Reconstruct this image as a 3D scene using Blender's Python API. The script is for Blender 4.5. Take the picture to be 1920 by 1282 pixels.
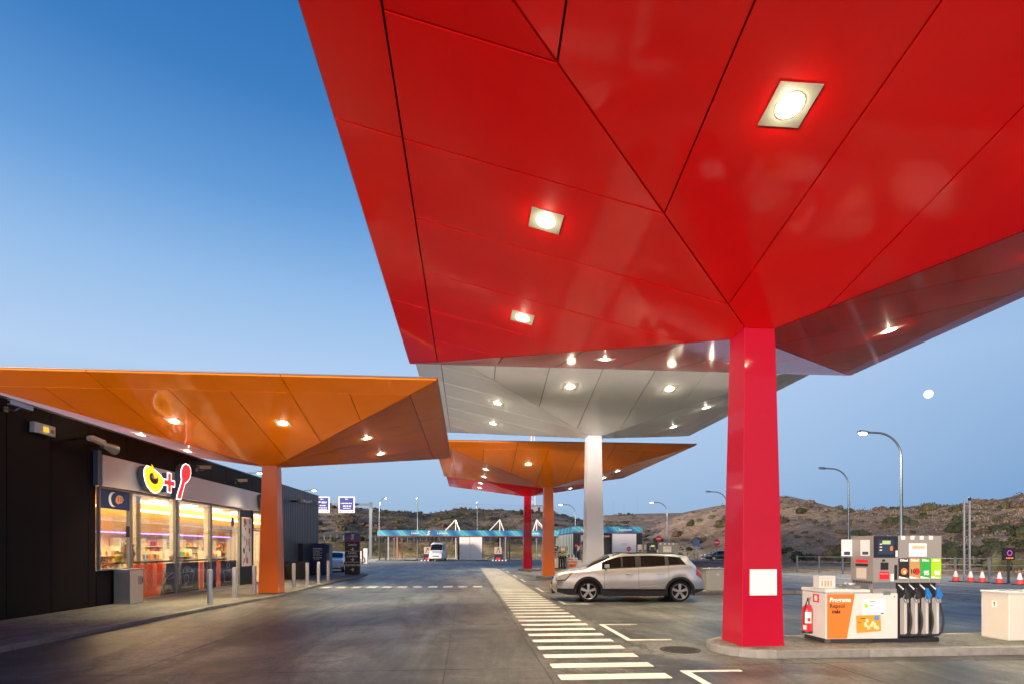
import bpy, bmesh, math, random
from mathutils import Vector, Matrix, noise
R = math.radians; PI = math.pi
random.seed(7)
sc = bpy.context.scene
for o in list(bpy.data.objects): bpy.data.objects.remove(o)
COL = sc.collection

# ---------------------------------------------------------------- camera
YAW = 0.0814; CH = 1.7; HOR = 1027.8; FPX = 1046.26
cd = bpy.data.cameras.new('camera'); cam = bpy.data.objects.new('camera', cd); COL.objects.link(cam)
cam.location = (0, 0, CH); cam.rotation_euler = (R(90), 0, -YAW)
cd.sensor_width = 36; cd.lens = FPX / 1920 * 36; cd.shift_y = (HOR - 641) / 1920
cd.clip_start = .1; cd.clip_end = 6000
sc.camera = cam
# ---------------------------------------------------------------- sky (dusk, just after sunset, sun behind the camera)
w = bpy.data.worlds.new('World'); sc.world = w; w.use_nodes = True
nt = w.node_tree; nt.nodes.clear(); N = nt.nodes; L = nt.links
out = N.new('ShaderNodeOutputWorld'); bg = N.new('ShaderNodeBackground'); L.new(bg.outputs[0], out.inputs[0])
tc = N.new('ShaderNodeTexCoord'); sep = N.new('ShaderNodeSeparateXYZ'); L.new(tc.outputs['Generated'], sep.inputs[0])
def ramp(tree, pts, inp=None, interp='LINEAR'):
    r = tree.nodes.new('ShaderNodeValToRGB'); r.color_ramp.interpolation = interp
    e = r.color_ramp.elements
    while len(e) < len(pts): e.new(.5)
    for i, (p, c) in enumerate(pts): e[i].position = p; e[i].color = tuple(c) + (1,) if len(c) == 3 else c
    if inp is not None: tree.links.new(inp, r.inputs[0])
    return r
def mth(tree, op, a, b=None, c=None, clamp=False):
    m = tree.nodes.new('ShaderNodeMath'); m.operation = op; m.use_clamp = clamp
    for i, v in enumerate((a, b, c)):
        if v is None: continue
        if isinstance(v, (int, float)): m.inputs[i].default_value = v
        else: tree.links.new(v, m.inputs[i])
    return m.outputs[0]
def mix(tree, f, a, b, mode='MIX'):
    m = tree.nodes.new('ShaderNodeMix'); m.data_type = 'RGBA'; m.blend_type = mode
    for k, v in ((0, f), (6, a), (7, b)):
        if isinstance(v, (int, float)): m.inputs[k].default_value = v
        elif isinstance(v, tuple): m.inputs[k].default_value = v + (1,) if len(v) == 3 else v
        else: tree.links.new(v, m.inputs[k])
    return m.outputs[2]
up = mth(nt, 'MAXIMUM', sep.outputs[2], 0.0)
g1 = ramp(nt, [(0, (.25, .395, .60)), (.06, (.33, .49, .71)), (.14, (.40, .565, .80)), (.27, (.46, .63, .88)), (.39, (.30, .51, .82)),
               (.50, (.13, .335, .69)), (.60, (.052, .21, .54)), (.70, (.025, .155, .45)), (1, (.02, .10, .34))], up.node.outputs[0])
# the full moon stands opposite the set sun: deeper blue low in the antisolar part, warm afterglow low behind on the left
AZM = math.atan2(.8253, .9360)
def along(az): return mth(nt, 'ADD', mth(nt, 'MULTIPLY', sep.outputs[0], math.sin(az)), mth(nt, 'MULTIPLY', sep.outputs[1], math.cos(az)))
anti = mth(nt, 'POWER', mth(nt, 'MAXIMUM', along(R(66)), 0.0), 7.0)
lowb = mth(nt, 'POWER', mth(nt, 'SUBTRACT', 1.0, up, clamp=True), 1.5)
c2 = mix(nt, mth(nt, 'MULTIPLY', mth(nt, 'MULTIPLY', anti, lowb), .95, clamp=True), g1.outputs[0], (.12, .29, .585))
back = mth(nt, 'POWER', mth(nt, 'MAXIMUM', mth(nt, 'MULTIPLY_ADD', along(AZM), -.8, .2), 0.0), 2.0)
low = mth(nt, 'POWER', mth(nt, 'SUBTRACT', 1.0, up, clamp=True), 4.0)
c3 = mix(nt, mth(nt, 'MULTIPLY', back, low), c2, (4.2, 2.9, 2.1))
cm_ = N.new('ShaderNodeMapping'); cm_.inputs['Scale'].default_value = (1.2, 1.2, 9); L.new(tc.outputs['Generated'], cm_.inputs[0])
cn = N.new('ShaderNodeTexNoise'); cn.inputs['Scale'].default_value = 1.6; cn.inputs['Detail'].default_value = 5; cn.inputs['Distortion'].default_value = .6; L.new(cm_.outputs[0], cn.inputs[0])
cl = mth(nt, 'MULTIPLY', mth(nt, 'MULTIPLY_ADD', cn.outputs[0], 1.6, -.62, clamp=True), mth(nt, 'POWER', mth(nt, 'SUBTRACT', 1.0, up, clamp=True), 6.0))
c3 = mix(nt, mth(nt, 'MULTIPLY', cl, .38), c3, (.40, .50, .68))
L.new(c3, bg.inputs[0]); bg.inputs[1].default_value = 0.505
# last direct light from the horizon, opposite the moon
sl = bpy.data.lights.new('sun', 'SUN'); sl.energy = 5.0; sl.angle = R(9); sl.color = (1, .80, .66)
so = bpy.data.objects.new('sun', sl); COL.objects.link(so); SE = R(.4)
so.rotation_euler = Vector((math.sin(AZM) * math.cos(SE), math.cos(AZM) * math.cos(SE), -math.sin(SE))).to_track_quat('-Z', 'Y').to_euler()
# ---------------------------------------------------------------- render look
sc.view_settings.view_transform = 'Standard'; sc.view_settings.look = 'None'
sc.view_settings.exposure = 1.0; sc.view_settings.gamma = 1; sc.view_settings.use_curve_mapping = False

# ================================================================ helpers
def tag(o, label=None, cat=None, group=None, kind=None):
    if label: o['label'] = label
    if cat: o['category'] = cat
    if group: o['group'] = group
    if kind: o['kind'] = kind
    return o
def thing(name, label, cat, loc=(0, 0, 0), rz=0, group=None):
    o = bpy.data.objects.new(name, None); COL.objects.link(o); o.location = loc; o.rotation_euler = (0, 0, rz)
    o.empty_display_size = .2
    return tag(o, label, cat, group)
class MB:
    def __init__(s): s.v = []; s.f = []; s.xf = None
    def add(s, vs, fs):
        n = len(s.v); s.v += [tuple(v) for v in vs]; s.f += [tuple(i + n for i in f) for f in fs]; return s
    def box(s, x0, y0, z0, x1, y1, z1):
        if x0 > x1: x0, x1 = x1, x0
        if y0 > y1: y0, y1 = y1, y0
        if z0 > z1: z0, z1 = z1, z0
        return s.add([(x0, y0, z0), (x1, y0, z0), (x1, y1, z0), (x0, y1, z0), (x0, y0, z1), (x1, y0, z1), (x1, y1, z1), (x0, y1, z1)],
                     [(0, 3, 2, 1), (4, 5, 6, 7), (0, 1, 5, 4), (1, 2, 6, 5), (2, 3, 7, 6), (3, 0, 4, 7)])
    def taper(s, x0, y0, x1, y1, z0, z1, k):   # box whose top is k times as wide
        cx, cy, hx, hy = (x0 + x1) / 2, (y0 + y1) / 2, abs(x1 - x0) / 2, abs(y1 - y0) / 2
        q = lambda m, z: [(cx - hx * m, cy - hy * m, z), (cx + hx * m, cy - hy * m, z), (cx + hx * m, cy + hy * m, z), (cx - hx * m, cy + hy * m, z)]
        return s.add(q(1, z0) + q(k, z1), [(0, 3, 2, 1), (4, 5, 6, 7), (0, 1, 5, 4), (1, 2, 6, 5), (2, 3, 7, 6), (3, 0, 4, 7)])
    def prism(s, pts, d, z0=0, axis='y'):   # 2D outline (a,b) swept; axis y: (x,z) outline from y=z0 to y=z0+d; axis z: (x,y) outline
        n = len(pts)
        if axis == 'y': A = [(a, z0, b) for a, b in pts]; B = [(a, z0 + d, b) for a, b in pts]
        elif axis == 'x': A = [(z0, a, b) for a, b in pts]; B = [(z0 + d, a, b) for a, b in pts]
        else: A = [(a, b, z0) for a, b in pts]; B = [(a, b, z0 + d) for a, b in pts]
        return s.add(A + B, [tuple(range(n)), tuple(range(2 * n - 1, n - 1, -1))] + [((i + 1) % n, i, n + i, n + (i + 1) % n) for i in range(n)])
    def tube(s, pts, r, n=10, caps=True):
        pts = [Vector(p) for p in pts]; m = len(pts); rs = r if isinstance(r, (list, tuple)) else [r] * m
        rings = []; prev = None
        for i, p in enumerate(pts):
            t = (pts[min(i + 1, m - 1)] - pts[max(i - 1, 0)]).normalized()
            if prev is None:
                a = t.cross(Vector((0, 0, 1)))
                if a.length < .1: a = t.cross(Vector((1, 0, 0)))
            else: a = prev - t * prev.dot(t)
            a.normalize(); prev = a; b = t.cross(a)
            rings.append([p + (a * math.cos(2 * PI * k / n) + b * math.sin(2 * PI * k / n)) * rs[i] for k in range(n)])
        vs = [v for rg in rings for v in rg]; fs = []
        for i in range(m - 1):
            for k in range(n):
                fs.append((i * n + k, i * n + (k + 1) % n, (i + 1) * n + (k + 1) % n, (i + 1) * n + k))
        if caps: fs += [tuple(range(n - 1, -1, -1)), tuple((m - 1) * n + k for k in range(n))]
        return s.add(vs, fs)
    def lathe(s, prof, n=20, c=(0, 0, 0)):
        vs = []; m = len(prof)
        for r, z in prof:
            for k in range(n): vs.append((c[0] + r * math.cos(2 * PI * k / n), c[1] + r * math.sin(2 * PI * k / n), c[2] + z))
        fs = [(i * n + k, i * n + (k + 1) % n, (i + 1) * n + (k + 1) % n, (i + 1) * n + k) for i in range(m - 1) for k in range(n)]
        fs += [tuple(range(n - 1, -1, -1)), tuple((m - 1) * n + k for k in range(n))]
        return s.add(vs, fs)
    def turn(s, M):
        s.v = [tuple(M @ Vector(v)) for v in s.v]; return s
    def mesh(s, name, mat, smooth=False):
        me = bpy.data.meshes.new(name); me.from_pydata(s.v, [], s.f); me.validate()
        bm = bmesh.new(); bm.from_mesh(me); bmesh.ops.recalc_face_normals(bm, faces=bm.faces); bm.to_mesh(me); bm.free()
        if mat: me.materials.append(mat)
        if smooth:
            for p in me.polygons: p.use_smooth = True
            try: me.set_sharp_from_angle(angle=R(38))
            except Exception: pass
        return me
    def build(s, name, mat, parent=None, smooth=False, bevel=0, loc=None):
        o = bpy.data.objects.new(name, s.mesh(name, mat, smooth)); COL.objects.link(o); o.parent = parent
        if loc: o.location = loc
        if bevel:
            b = o.modifiers.new('bevel', 'BEVEL'); b.width = bevel; b.segments = 2; b.limit_method = 'ANGLE'; b.angle_limit = R(35)
            b.harden_normals = False
        return o
def link_copy(o, parent=None):
    c = o.copy(); COL.objects.link(c)
    if parent is not None: c.parent = parent
    return c
def copy_tree(o, parent=None):
    kids = [c for c in o.children]
    c = o.copy(); COL.objects.link(c); c.parent = parent
    for ch in kids: copy_tree(ch, c)
    return c
def text(s, size, mat, parent, loc, rot=(R(90), 0, 0), align='CENTER', shear=0, ext=.002, name='lettering', bold=0, sx=1):
    cu = bpy.data.curves.new(name, 'FONT'); cu.body = s; cu.size = size; cu.align_x = align; cu.align_y = 'CENTER'
    cu.extrude = ext; cu.shear = shear; cu.offset = bold; cu.resolution_u = 2
    t = bpy.data.objects.new(name, cu); COL.objects.link(t)
    dg = bpy.context.evaluated_depsgraph_get(); me = bpy.data.meshes.new_from_object(t.evaluated_get(dg))
    bpy.data.objects.remove(t)
    me.materials.clear(); me.materials.append(mat)
    o = bpy.data.objects.new(name, me); COL.objects.link(o); o.parent = parent; o.location = loc; o.rotation_euler = rot; o.scale = (sx, 1, 1)
    return o
# ---------------------------------------------------------------- materials
def mat(name, col, rough=.5, metal=0, coat=0, coat_r=.05, var=0, vs=3.0, bump=0, bs=40, spec=.5, emit=None, es=1, coords='Object', rv=0, jitter=0):
    m = bpy.data.materials.new(name); m.use_nodes = True; t = m.node_tree; b = t.nodes['Principled BSDF']
    b.inputs['Base Color'].default_value = tuple(col) + (1,); b.inputs['Roughness'].default_value = rough
    b.inputs['Metallic'].default_value = metal; b.inputs['Specular IOR Level'].default_value = spec
    b.inputs['Coat Weight'].default_value = coat; b.inputs['Coat Roughness'].default_value = coat_r
    tcn = t.nodes.new('ShaderNodeTexCoord')
    colsock = None
    if var:
        n = t.nodes.new('ShaderNodeTexNoise'); n.inputs['Scale'].default_value = vs; n.inputs['Detail'].default_value = 6; n.inputs['Roughness'].default_value = .65
        t.links.new(tcn.outputs[coords], n.inputs[0])
        f = mth(t, 'MULTIPLY_ADD', n.outputs[0], 2 * var, 1 - var)
        colsock = mix(t, 1.0, tuple(col), (1, 1, 1), 'MULTIPLY')
        mm = t.nodes.new('ShaderNodeVectorMath'); mm.operation = 'SCALE'; mm.inputs[0].default_value = tuple(col); t.links.new(f, mm.inputs['Scale'])
        colsock = mm.outputs[0]; t.links.new(colsock, b.inputs['Base Color'])
        if rv:
            t.links.new(mth(t, 'MULTIPLY_ADD', n.outputs[0], rv * 2, rough - rv, clamp=True), b.inputs['Roughness'])
    if jitter:
        oi = t.nodes.new('ShaderNodeObjectInfo'); f = mth(t, 'MULTIPLY_ADD', oi.outputs['Random'], 2 * jitter, 1 - jitter)
        mm = t.nodes.new('ShaderNodeVectorMath'); mm.operation = 'SCALE'; t.links.new(f, mm.inputs['Scale'])
        if colsock is None: mm.inputs[0].default_value = tuple(col)
        else: t.links.new(colsock, mm.inputs[0])
        t.links.new(mm.outputs[0], b.inputs['Base Color'])
    if bump:
        n2 = t.nodes.new('ShaderNodeTexNoise'); n2.inputs['Scale'].default_value = bs; n2.inputs['Detail'].default_value = 4
        t.links.new(tcn.outputs[coords], n2.inputs[0])
        bp = t.nodes.new('ShaderNodeBump'); bp.inputs['Strength'].default_value = 1; bp.inputs['Distance'].default_value = bump
        t.links.new(n2.outputs[0], bp.inputs['Height']); t.links.new(bp.outputs[0], b.inputs['Normal'])
        if coat: t.links.new(bp.outputs[0], b.inputs['Coat Normal'])
    if emit:
        b.inputs['Emission Color'].default_value = tuple(emit) + (1,); b.inputs['Emission Strength'].default_value = es
    return m
def glass(name, tint=(.9, .95, .95), refl=.12, rough=.02):
    m = bpy.data.materials.new(name); m.use_nodes = True; t = m.node_tree; t.nodes.clear()
    o = t.nodes.new('ShaderNodeOutputMaterial'); mx = t.nodes.new('ShaderNodeMixShader'); tr = t.nodes.new('ShaderNodeBsdfTransparent')
    gl = t.nodes.new('ShaderNodeBsdfGlossy'); gl.inputs['Roughness'].default_value = rough; tr.inputs[0].default_value = tint + (1,)
    fr = t.nodes.new('ShaderNodeFresnel'); fr.inputs[0].default_value = 1.5
    t.links.new(mth(t, 'MULTIPLY_ADD', fr.outputs[0], .55, refl * .2, clamp=True), mx.inputs[0])
    t.links.new(tr.outputs[0], mx.inputs[1]); t.links.new(gl.outputs[0], mx.inputs[2]); t.links.new(mx.outputs[0], o.inputs[0])
    return m
def emis(name, col, s):
    return mat(name, (.02, .02, .02), .5, emit=col, es=s)
def acp(name, col):   # gloss coated aluminium composite panel, slightly wavy
    m = mat(name, col, .6, 0, .55, .085, .10, 1.1, spec=.05, bump=.003, bs=.9, jitter=.05)
    return m
M = {}
M['red_panel'] = acp('red_panel', (.90, .006, .006)); M['orange_panel'] = acp('orange_panel', (.92, .22, .003)); M['white_panel'] = acp('white_panel', (.74, .76, .77))
M['red_dark'] = mat('red_joint', (.03, .002, .002), .7); M['orange_dark'] = mat('orange_joint', (.12, .02, .002), .7); M['white_dark'] = mat('white_joint', (.12, .12, .12), .7)
M['red_col'] = mat('red_column_paint', (.33, .001, .018), .42, spec=.2, coat=.28, coat_r=.06, bump=.003, bs=1.2, var=.08, vs=2)
M['orange_col'] = mat('orange_column_paint', (.66, .13, .004), .38, coat=.4, coat_r=.15, bump=.003, bs=1.2, var=.05, vs=2)
M['white_col'] = mat('white_column_paint', (.68, .71, .75), .4, coat=.4, coat_r=.15, var=.04, vs=2)
M['fixture'] = mat('fixture_plate', (.42, .41, .33), .45, .2, var=.1, vs=8)
M['lens'] = emis('lamp_lens', (1, .88, .60), 9)
M['black'] = mat('black_plastic', (.012, .012, .014), .45, var=.2, vs=9); M['rubber'] = mat('rubber', (.014, .014, .015), .75, var=.25, vs=20)
M['edge_metal'] = mat('edge_metal', (.16, .16, .18), .4, .3); M['white'] = mat('white_enamel', (.52, .51, .49), .35, var=.05, vs=4, coat=.3); M['print_white'] = mat('print_white', (.66, .66, .65), .5)
M['steel'] = mat('brushed_steel', (.60, .60, .60), .34, .75, var=.08, vs=6, bump=.001, bs=60); M['steel_dull'] = mat('grey_steel', (.30, .31, .33), .45, .8, var=.1, vs=5)
M['galv'] = mat('galvanised_steel', (.12, .145, .17), .45, .7, var=.12, vs=3)
M['dark_wall'] = mat('dark_brown_cladding', (.008, .006, .0065), 0.5, .0, var=.2, vs=1.5, bump=.002, bs=1.4, spec=.12, jitter=.15)
M['grey_wall'] = mat('grey_ribbed_cladding', (.13, .135, .145), .34, .7, var=.12, vs=2, jitter=.05)
M['kerb'] = mat('kerb_concrete', (.17, .165, .155), .8, var=.5, vs=7, bump=.004, bs=30, jitter=.15)
M['paint'] = mat('road_paint', (.56, .555, .54), .6, var=.14, vs=9, coords='Object')
_t = M['paint'].node_tree; _b = _t.nodes['Principled BSDF']; _g = _t.nodes.new('ShaderNodeNewGeometry'); _n = _t.nodes.new('ShaderNodeTexNoise'); _n.inputs['Scale'].default_value = 7; _n.inputs['Detail'].default_value = 8; _n.inputs['Roughness'].default_value = .8
_t.links.new(_g.outputs['Position'], _n.inputs[0]); _src = _b.inputs['Base Color'].links[0].from_socket
_t.links.new(mix(_t, ramp(_t, [(.56, (0, 0, 0)), (.68, (.8, .8, .8))], _n.outputs[0]).outputs[0], _src, (.12, .115, .105)), _b.inputs['Base Color'])
M['orange_print'] = mat('orange_print', (.66, .15, .02), .5); M['red_print'] = mat('red_print', (.65, .012, .02), .5); M['blue_print'] = mat('blue_print', (.008, .035, .13), .5)
M['black_print'] = mat('black_print', (.015, .013, .013), .5); M['green_print'] = mat('green_print', (.02, .30, .05), .5); M['lime_print'] = mat('lime_print', (.28, .48, .01), .5)
M['tan_print'] = mat('tan_print', (.38, .22, .08), .5); M['grey_print'] = mat('grey_print', (.3, .3, .3), .5); M['yellow_print'] = mat('yellow_print', (.62, .24, .02), .5)
M['pump_grey'] = mat('pump_grey_paint', (.27, .26, .245), .4, .3, var=.06, vs=5); M['lilac'] = mat('lilac', (.4, .35, .55), .5)
M['plinth'] = mat('black_plinth', (.02, .02, .02), .6, var=.2, vs=5)

def ground_mat(name, c0, c1, c2, rough=.55, slab=False, sc_=.35):
    m = bpy.data.materials.new(name); m.use_nodes = True; t = m.node_tree; b = t.nodes['Principled BSDF']
    ge = t.nodes.new('ShaderNodeNewGeometry'); pos = ge.outputs['Position']
    def nz(scale, det=6, rgh=.6, vec=pos, dist=0):
        n = t.nodes.new('ShaderNodeTexNoise'); n.inputs['Scale'].default_value = scale; n.inputs['Detail'].default_value = det
        n.inputs['Roughness'].default_value = rgh; n.inputs['Distortion'].default_value = dist; t.links.new(vec, n.inputs[0]); return n.outputs[0]
    big = nz(sc_, 5, .62, dist=.8); mid = nz(2.3, 6, .7); fine = nz(60, 3, .7)
    mp = t.nodes.new('ShaderNodeMapping'); mp.inputs['Scale'].default_value = (.9, .2, 1); t.links.new(pos, mp.inputs[0])
    streak = nz(1.0, 5, .7, mp.outputs[0], 1.0)
    r1 = ramp(t, [(.36, c0), (.5, c1), (.64, c2)], big)
    c = mix(t, ramp(t, [(.45, (0, 0, 0)), (.70, (.6, .6, .6))], streak).outputs[0], r1.outputs[0], c0)
    c = mix(t, .5, c, ramp(t, [(.3, (.25, .25, .25)), (.7, (1.45, 1.45, 1.45))], mid).outputs[0], 'MULTIPLY')
    c = mix(t, .35, c, ramp(t, [(.3, (.15, .15, .15)), (.7, (1.9, 1.9, 1.9))], fine).outputs[0], 'MULTIPLY')
    m12 = nz(14, 5, .75)
    c = mix(t, .55, c, ramp(t, [(.35, (.3, .3, .3)), (.65, (1.65, 1.65, 1.65))], m12).outputs[0], 'MULTIPLY')
    pat = nz(.9, 3, .5, dist=2.5)
    c = mix(t, ramp(t, [(.52, (0, 0, 0)), (.56, (.5, .5, .5)), (.60, (.1, .1, .1))], pat).outputs[0], c, c0)
    st = ramp(t, [(.585, (0, 0, 0)), (.60, (.55, .55, .55)), (.66, (.7, .7, .7))], nz(1.7, 7, .68, dist=.4))
    c = mix(t, st.outputs[0], c, tuple(v * 1.0 for v in c0))
    lt = ramp(t, [(.62, (0, 0, 0)), (.66, (.45, .45, .45))], nz(3.1, 8, .75, dist=.8))
    c = mix(t, lt.outputs[0], c, c2)
    gr_ = ramp(t, [(.30, (.35, .35, .35)), (.45, (1, 1, 1)), (.60, (1, 1, 1)), (.72, (1.9, 1.9, 1.9))], nz(26, 2, .6))
    c = mix(t, .8, c, gr_.outputs[0], 'MULTIPLY')
    # oil drips: sparse dark spots
    v = t.nodes.new('ShaderNodeTexVoronoi'); v.inputs['Scale'].default_value = .9; t.links.new(mix(t, .12, pos, t.nodes[-1].outputs[0]) if False else pos, v.inputs[0])
    spot = ramp(t, [(.0, (1, 1, 1)), (.09, (.8, .8, .8)), (.15, (0, 0, 0))], mth(t, 'ADD', v.outputs['Distance'], mth(t, 'MULTIPLY_ADD', mid, .35, -.13)))
    c = mix(t, mth(t, 'MULTIPLY', spot.outputs[0], .55), c, (.03, .028, .027))
    # hairline cracks
    v2 = t.nodes.new('ShaderNodeTexVoronoi'); v2.feature = 'DISTANCE_TO_EDGE'; v2.inputs['Scale'].default_value = .17
    wp = t.nodes.new('ShaderNodeVectorMath'); wp.operation = 'ADD'; t.links.new(pos, wp.inputs[0])
    nn = t.nodes.new('ShaderNodeTexNoise'); nn.inputs['Scale'].default_value = .8; nn.inputs['Detail'].default_value = 5; t.links.new(pos, nn.inputs[0])
    s3 = t.nodes.new('ShaderNodeVectorMath'); s3.operation = 'SCALE'; s3.inputs['Scale'].default_value = 2.2; t.links.new(nn.outputs[1], s3.inputs[0]); t.links.new(s3.outputs[0], wp.inputs[1])
    t.links.new(wp.outputs[0], v2.inputs[0])
    crack = ramp(t, [(0, (1, 1, 1)), (.004, (.9, .9, .9)), (.007, (0, 0, 0))], v2.outputs['Distance'])
    c = mix(t, mth(t, 'MULTIPLY', crack.outputs[0], .8), c, (.03, .028, .026))
    if slab:
        oi = t.nodes.new('ShaderNodeObjectInfo')
        c = mix(t, 1.0, c, ramp(t, [(0, (.86, .86, .88)), (1, (1.1, 1.08, 1.04))], oi.outputs['Random']).outputs[0], 'MULTIPLY')
    t.links.new(c, b.inputs['Base Color'])
    t.links.new(mth(t, 'MULTIPLY_ADD', streak, .5, rough - .25, clamp=True), b.inputs['Roughness'])
    bp = t.nodes.new('ShaderNodeBump'); bp.inputs['Distance'].default_value = .004; bp.inputs['Strength'].default_value = .8
    t.links.new(mth(t, 'ADD', fine, mid), bp.inputs['Height']); t.links.new(bp.outputs[0], b.inputs['Normal'])
    return m
M['concrete'] = ground_mat('forecourt_concrete', (.027, .029, .033), (.074, .076, .078), (.165, .163, .152), .43, True)
M['asphalt'] = ground_mat('asphalt', (.17, .16, .145), (.22, .208, .19), (.26, .245, .225), .75)
M['pave'] = ground_mat('pavement_concrete', (.08, .078, .075), (.13, .125, .115), (.19, .18, .16), .7)

# ================================================================ ground and hills
def px_az(px): return math.atan((px - 960) / FPX) + YAW      # azimuth clockwise from +Y
def interp(pts, x):
    if x <= pts[0][0]: return pts[0][1]
    for (a, b), (c, d) in zip(pts, pts[1:]):
        if x <= c: return b + (d - b) * (x - a) / (c - a)
    return pts[-1][1]
def sstep(a, b, x):
    t = min(1, max(0, (x - a) / (b - a))); return t * t * (3 - 2 * t)
def ridge(pts, rc):
    o = []
    for px, py in pts:
        az = px_az(px); o.append((az, CH + (HOR - py) / FPX * rc * math.cos(az - YAW)))
    return o
RA, RB = 230., 132.
HA = ridge([(-500, 950), (300, 952), (597, 953), (640, 950), (700, 954), (800, 962), (830, 958), (856, 953), (943, 955), (1042, 961), (1084, 972), (1112, 977), (1133, 965),
            (1200, 962), (1260, 961), (1400, 958), (2100, 952), (2600, 950)], RA)
HB = ridge([(1150, 1032), (1180, 1012), (1216, 991), (1248, 975), (1281, 961), (1340, 949), (1400, 941), (1462, 929), (1480, 930), (1540, 943), (1590, 957), (1633, 956), (1692, 952),
            (1760, 948), (1811, 944), (1876, 936), (1920, 927), (2200, 900), (2800, 900)], RB)
FB = [(px_az(1150), 108), (px_az(1300), 108), (px_az(1350), 100), (px_az(1420), 84), (px_az(1500), 68), (px_az(1700), 58), (px_az(1920), 50), (px_az(2600), 46)]
def hill_z(x, y):
    r = math.hypot(x, y); az = math.atan2(x, y)
    n1 = noise.noise(Vector((x * .035, y * .035, 1.3))); n2 = noise.noise(Vector((x * .12, y * .12, 5.1))); n3 = noise.noise(Vector((x * .4, y * .4, 2.1)))
    crestB = interp(HB, az); fb = interp(FB, az)
    b = crestB * (sstep(fb, RB, r) * .75 + .25 * min(1, max(0, (r - fb) / (RB - fb))))
    k = sstep(fb, fb + 14, r)
    b += k * (n1 * 1.2 + n2 * .8 + n3 * .25) * (1 - .85 * sstep(RB - 25, RB, r)) if crestB > .4 else 0
    if az < HB[0][0]: b = -1
    if r > RB: b -= (r - RB) * .05
    ca = interp(HA, az)
    emb = 3.1 * sstep(103, 116, r) + .9 * sstep(116, 134, r)
    a = emb + (ca - 4.0) * (sstep(138, RA, r) * .6 + .4 * min(1, max(0, (r - 138) / (RA - 138))))
    a += sstep(100, 118, r) * (n1 * 1.0 + n2 * .6 + n3 * .2) * (1 - .9 * sstep(RA - 40, RA, r)) * (0.3 if r < 136 else 1)
    if r > RA: a -= (r - RA) * .03
    base = -.6 + .6 * sstep(40, 48, r)
    return max(a if r > 100 else -.5, b if r > 44 else -.5, -.5)
def haze_free_terrain():
    az0, az1, na = px_az(-900), px_az(2700), 560
    rs = [44]
    while rs[-1] < 420: rs.append(rs[-1] * 1.012)
    vs = []; fs = []
    for r in rs:
        for i in range(na):
            a = az0 + (az1 - az0) * i / (na - 1); x, y = r * math.sin(a), r * math.cos(a)
            vs.append((x, y, hill_z(x, y)))
    for j in range(len(rs) - 1):
        for i in range(na - 1):
            q = (j * na + i, j * na + i + 1, (j + 1) * na + i + 1, (j + 1) * na + i)
            if max(vs[k][2] for k in q) > -.45: fs.append(q)
    mb = MB(); mb.v = vs; mb.f = fs
    return mb
def terrain_mat():
    m = bpy.data.materials.new('sandy_scrub_soil'); m.use_nodes = True; t = m.node_tree; b = t.nodes['Principled BSDF']
    ge = t.nodes.new('ShaderNodeNewGeometry'); pos = ge.outputs['Position']
    def nz(scale, det=8, rgh=.65, dist=0):
        n = t.nodes.new('ShaderNodeTexNoise'); n.inputs['Scale'].default_value = scale; n.inputs['Detail'].default_value = det
        n.inputs['Roughness'].default_value = rgh; n.inputs['Distortion'].default_value = dist; t.links.new(pos, n.inputs[0]); return n.outputs[0]
    a = nz(.05); bb = nz(.35, dist=.5); c_ = nz(1.6)
    sep = t.nodes.new('ShaderNodeSeparateXYZ'); t.links.new(pos, sep.inputs[0])
    sand = ramp(t, [(.3, (.22, .165, .12)), (.5, (.40, .30, .215)), (.7, (.55, .44, .33))], bb)
    scrub = ramp(t, [(.3, (.05, .052, .03)), (.55, (.11, .10, .06)), (.75, (.21, .17, .10))], bb)
    right = mth(t, 'MULTIPLY_ADD', sep.outputs[0], .03, -.35, clamp=True)     # the mound on the right is bare sand, the long ridge grassy
    k = ramp(t, [(.42, (0, 0, 0)), (.56, (1, 1, 1))], mth(t, 'ADD', mth(t, 'MULTIPLY', c_, .55), mth(t, 'MULTIPLY', a, .5)))
    leftb = mth(t, 'MULTIPLY_ADD', sep.outputs[0], -.02, -.45, clamp=True)
    kk = mth(t, 'SUBTRACT', mth(t, 'SUBTRACT', k.outputs[0], right), leftb, clamp=True)
    c = mix(t, kk, sand.outputs[0], scrub.outputs[0])
    c = mix(t, .6, c, ramp(t, [(.3, (.55, .55, .55)), (.7, (1.4, 1.4, 1.4))], nz(5.0, 4)).outputs[0], 'MULTIPLY')
    # ochre cut banks low on the left, bare soil on the slope at the far left
    zlow = mth(t, 'MULTIPLY', mth(t, 'LESS_THAN', sep.outputs[0], 22.0), ramp(t, [(.0, (1, 1, 1)), (.75, (1, 1, 1)), (1, (0, 0, 0))], mth(t, 'MULTIPLY', mth(t, 'ADD', sep.outputs[2], bb), .2)).outputs[0])
    bank = ramp(t, [(.36, (.13, .12, .055)), (.5, (.26, .20, .10)), (.6, (.46, .33, .18))], nz(.22, 6, .6))
    c = mix(t, zlow, c, bank.outputs[0])
    t.links.new(c, b.inputs['Base Color']); b.inputs['Roughness'].default_value = .95; b.inputs['Specular IOR Level'].default_value = .1
    bp = t.nodes.new('ShaderNodeBump'); bp.inputs['Distance'].default_value = 1.4; t.links.new(mth(t, 'ADD', bb, c_), bp.inputs['Height']); t.links.new(bp.outputs[0], b.inputs['Normal'])
    return m
M['terrain'] = terrain_mat()
mb = MB(); mb.add([(-900, -300, -.012), (900, -300, -.012), (900, 1200, -.012), (-900, 1200, -.012)], [(0, 1, 2, 3)])
tag(mb.build('ground', M['asphalt']), kind='structure')
tag(haze_free_terrain().build('hills', M['terrain'], smooth=True), kind='structure')

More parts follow.
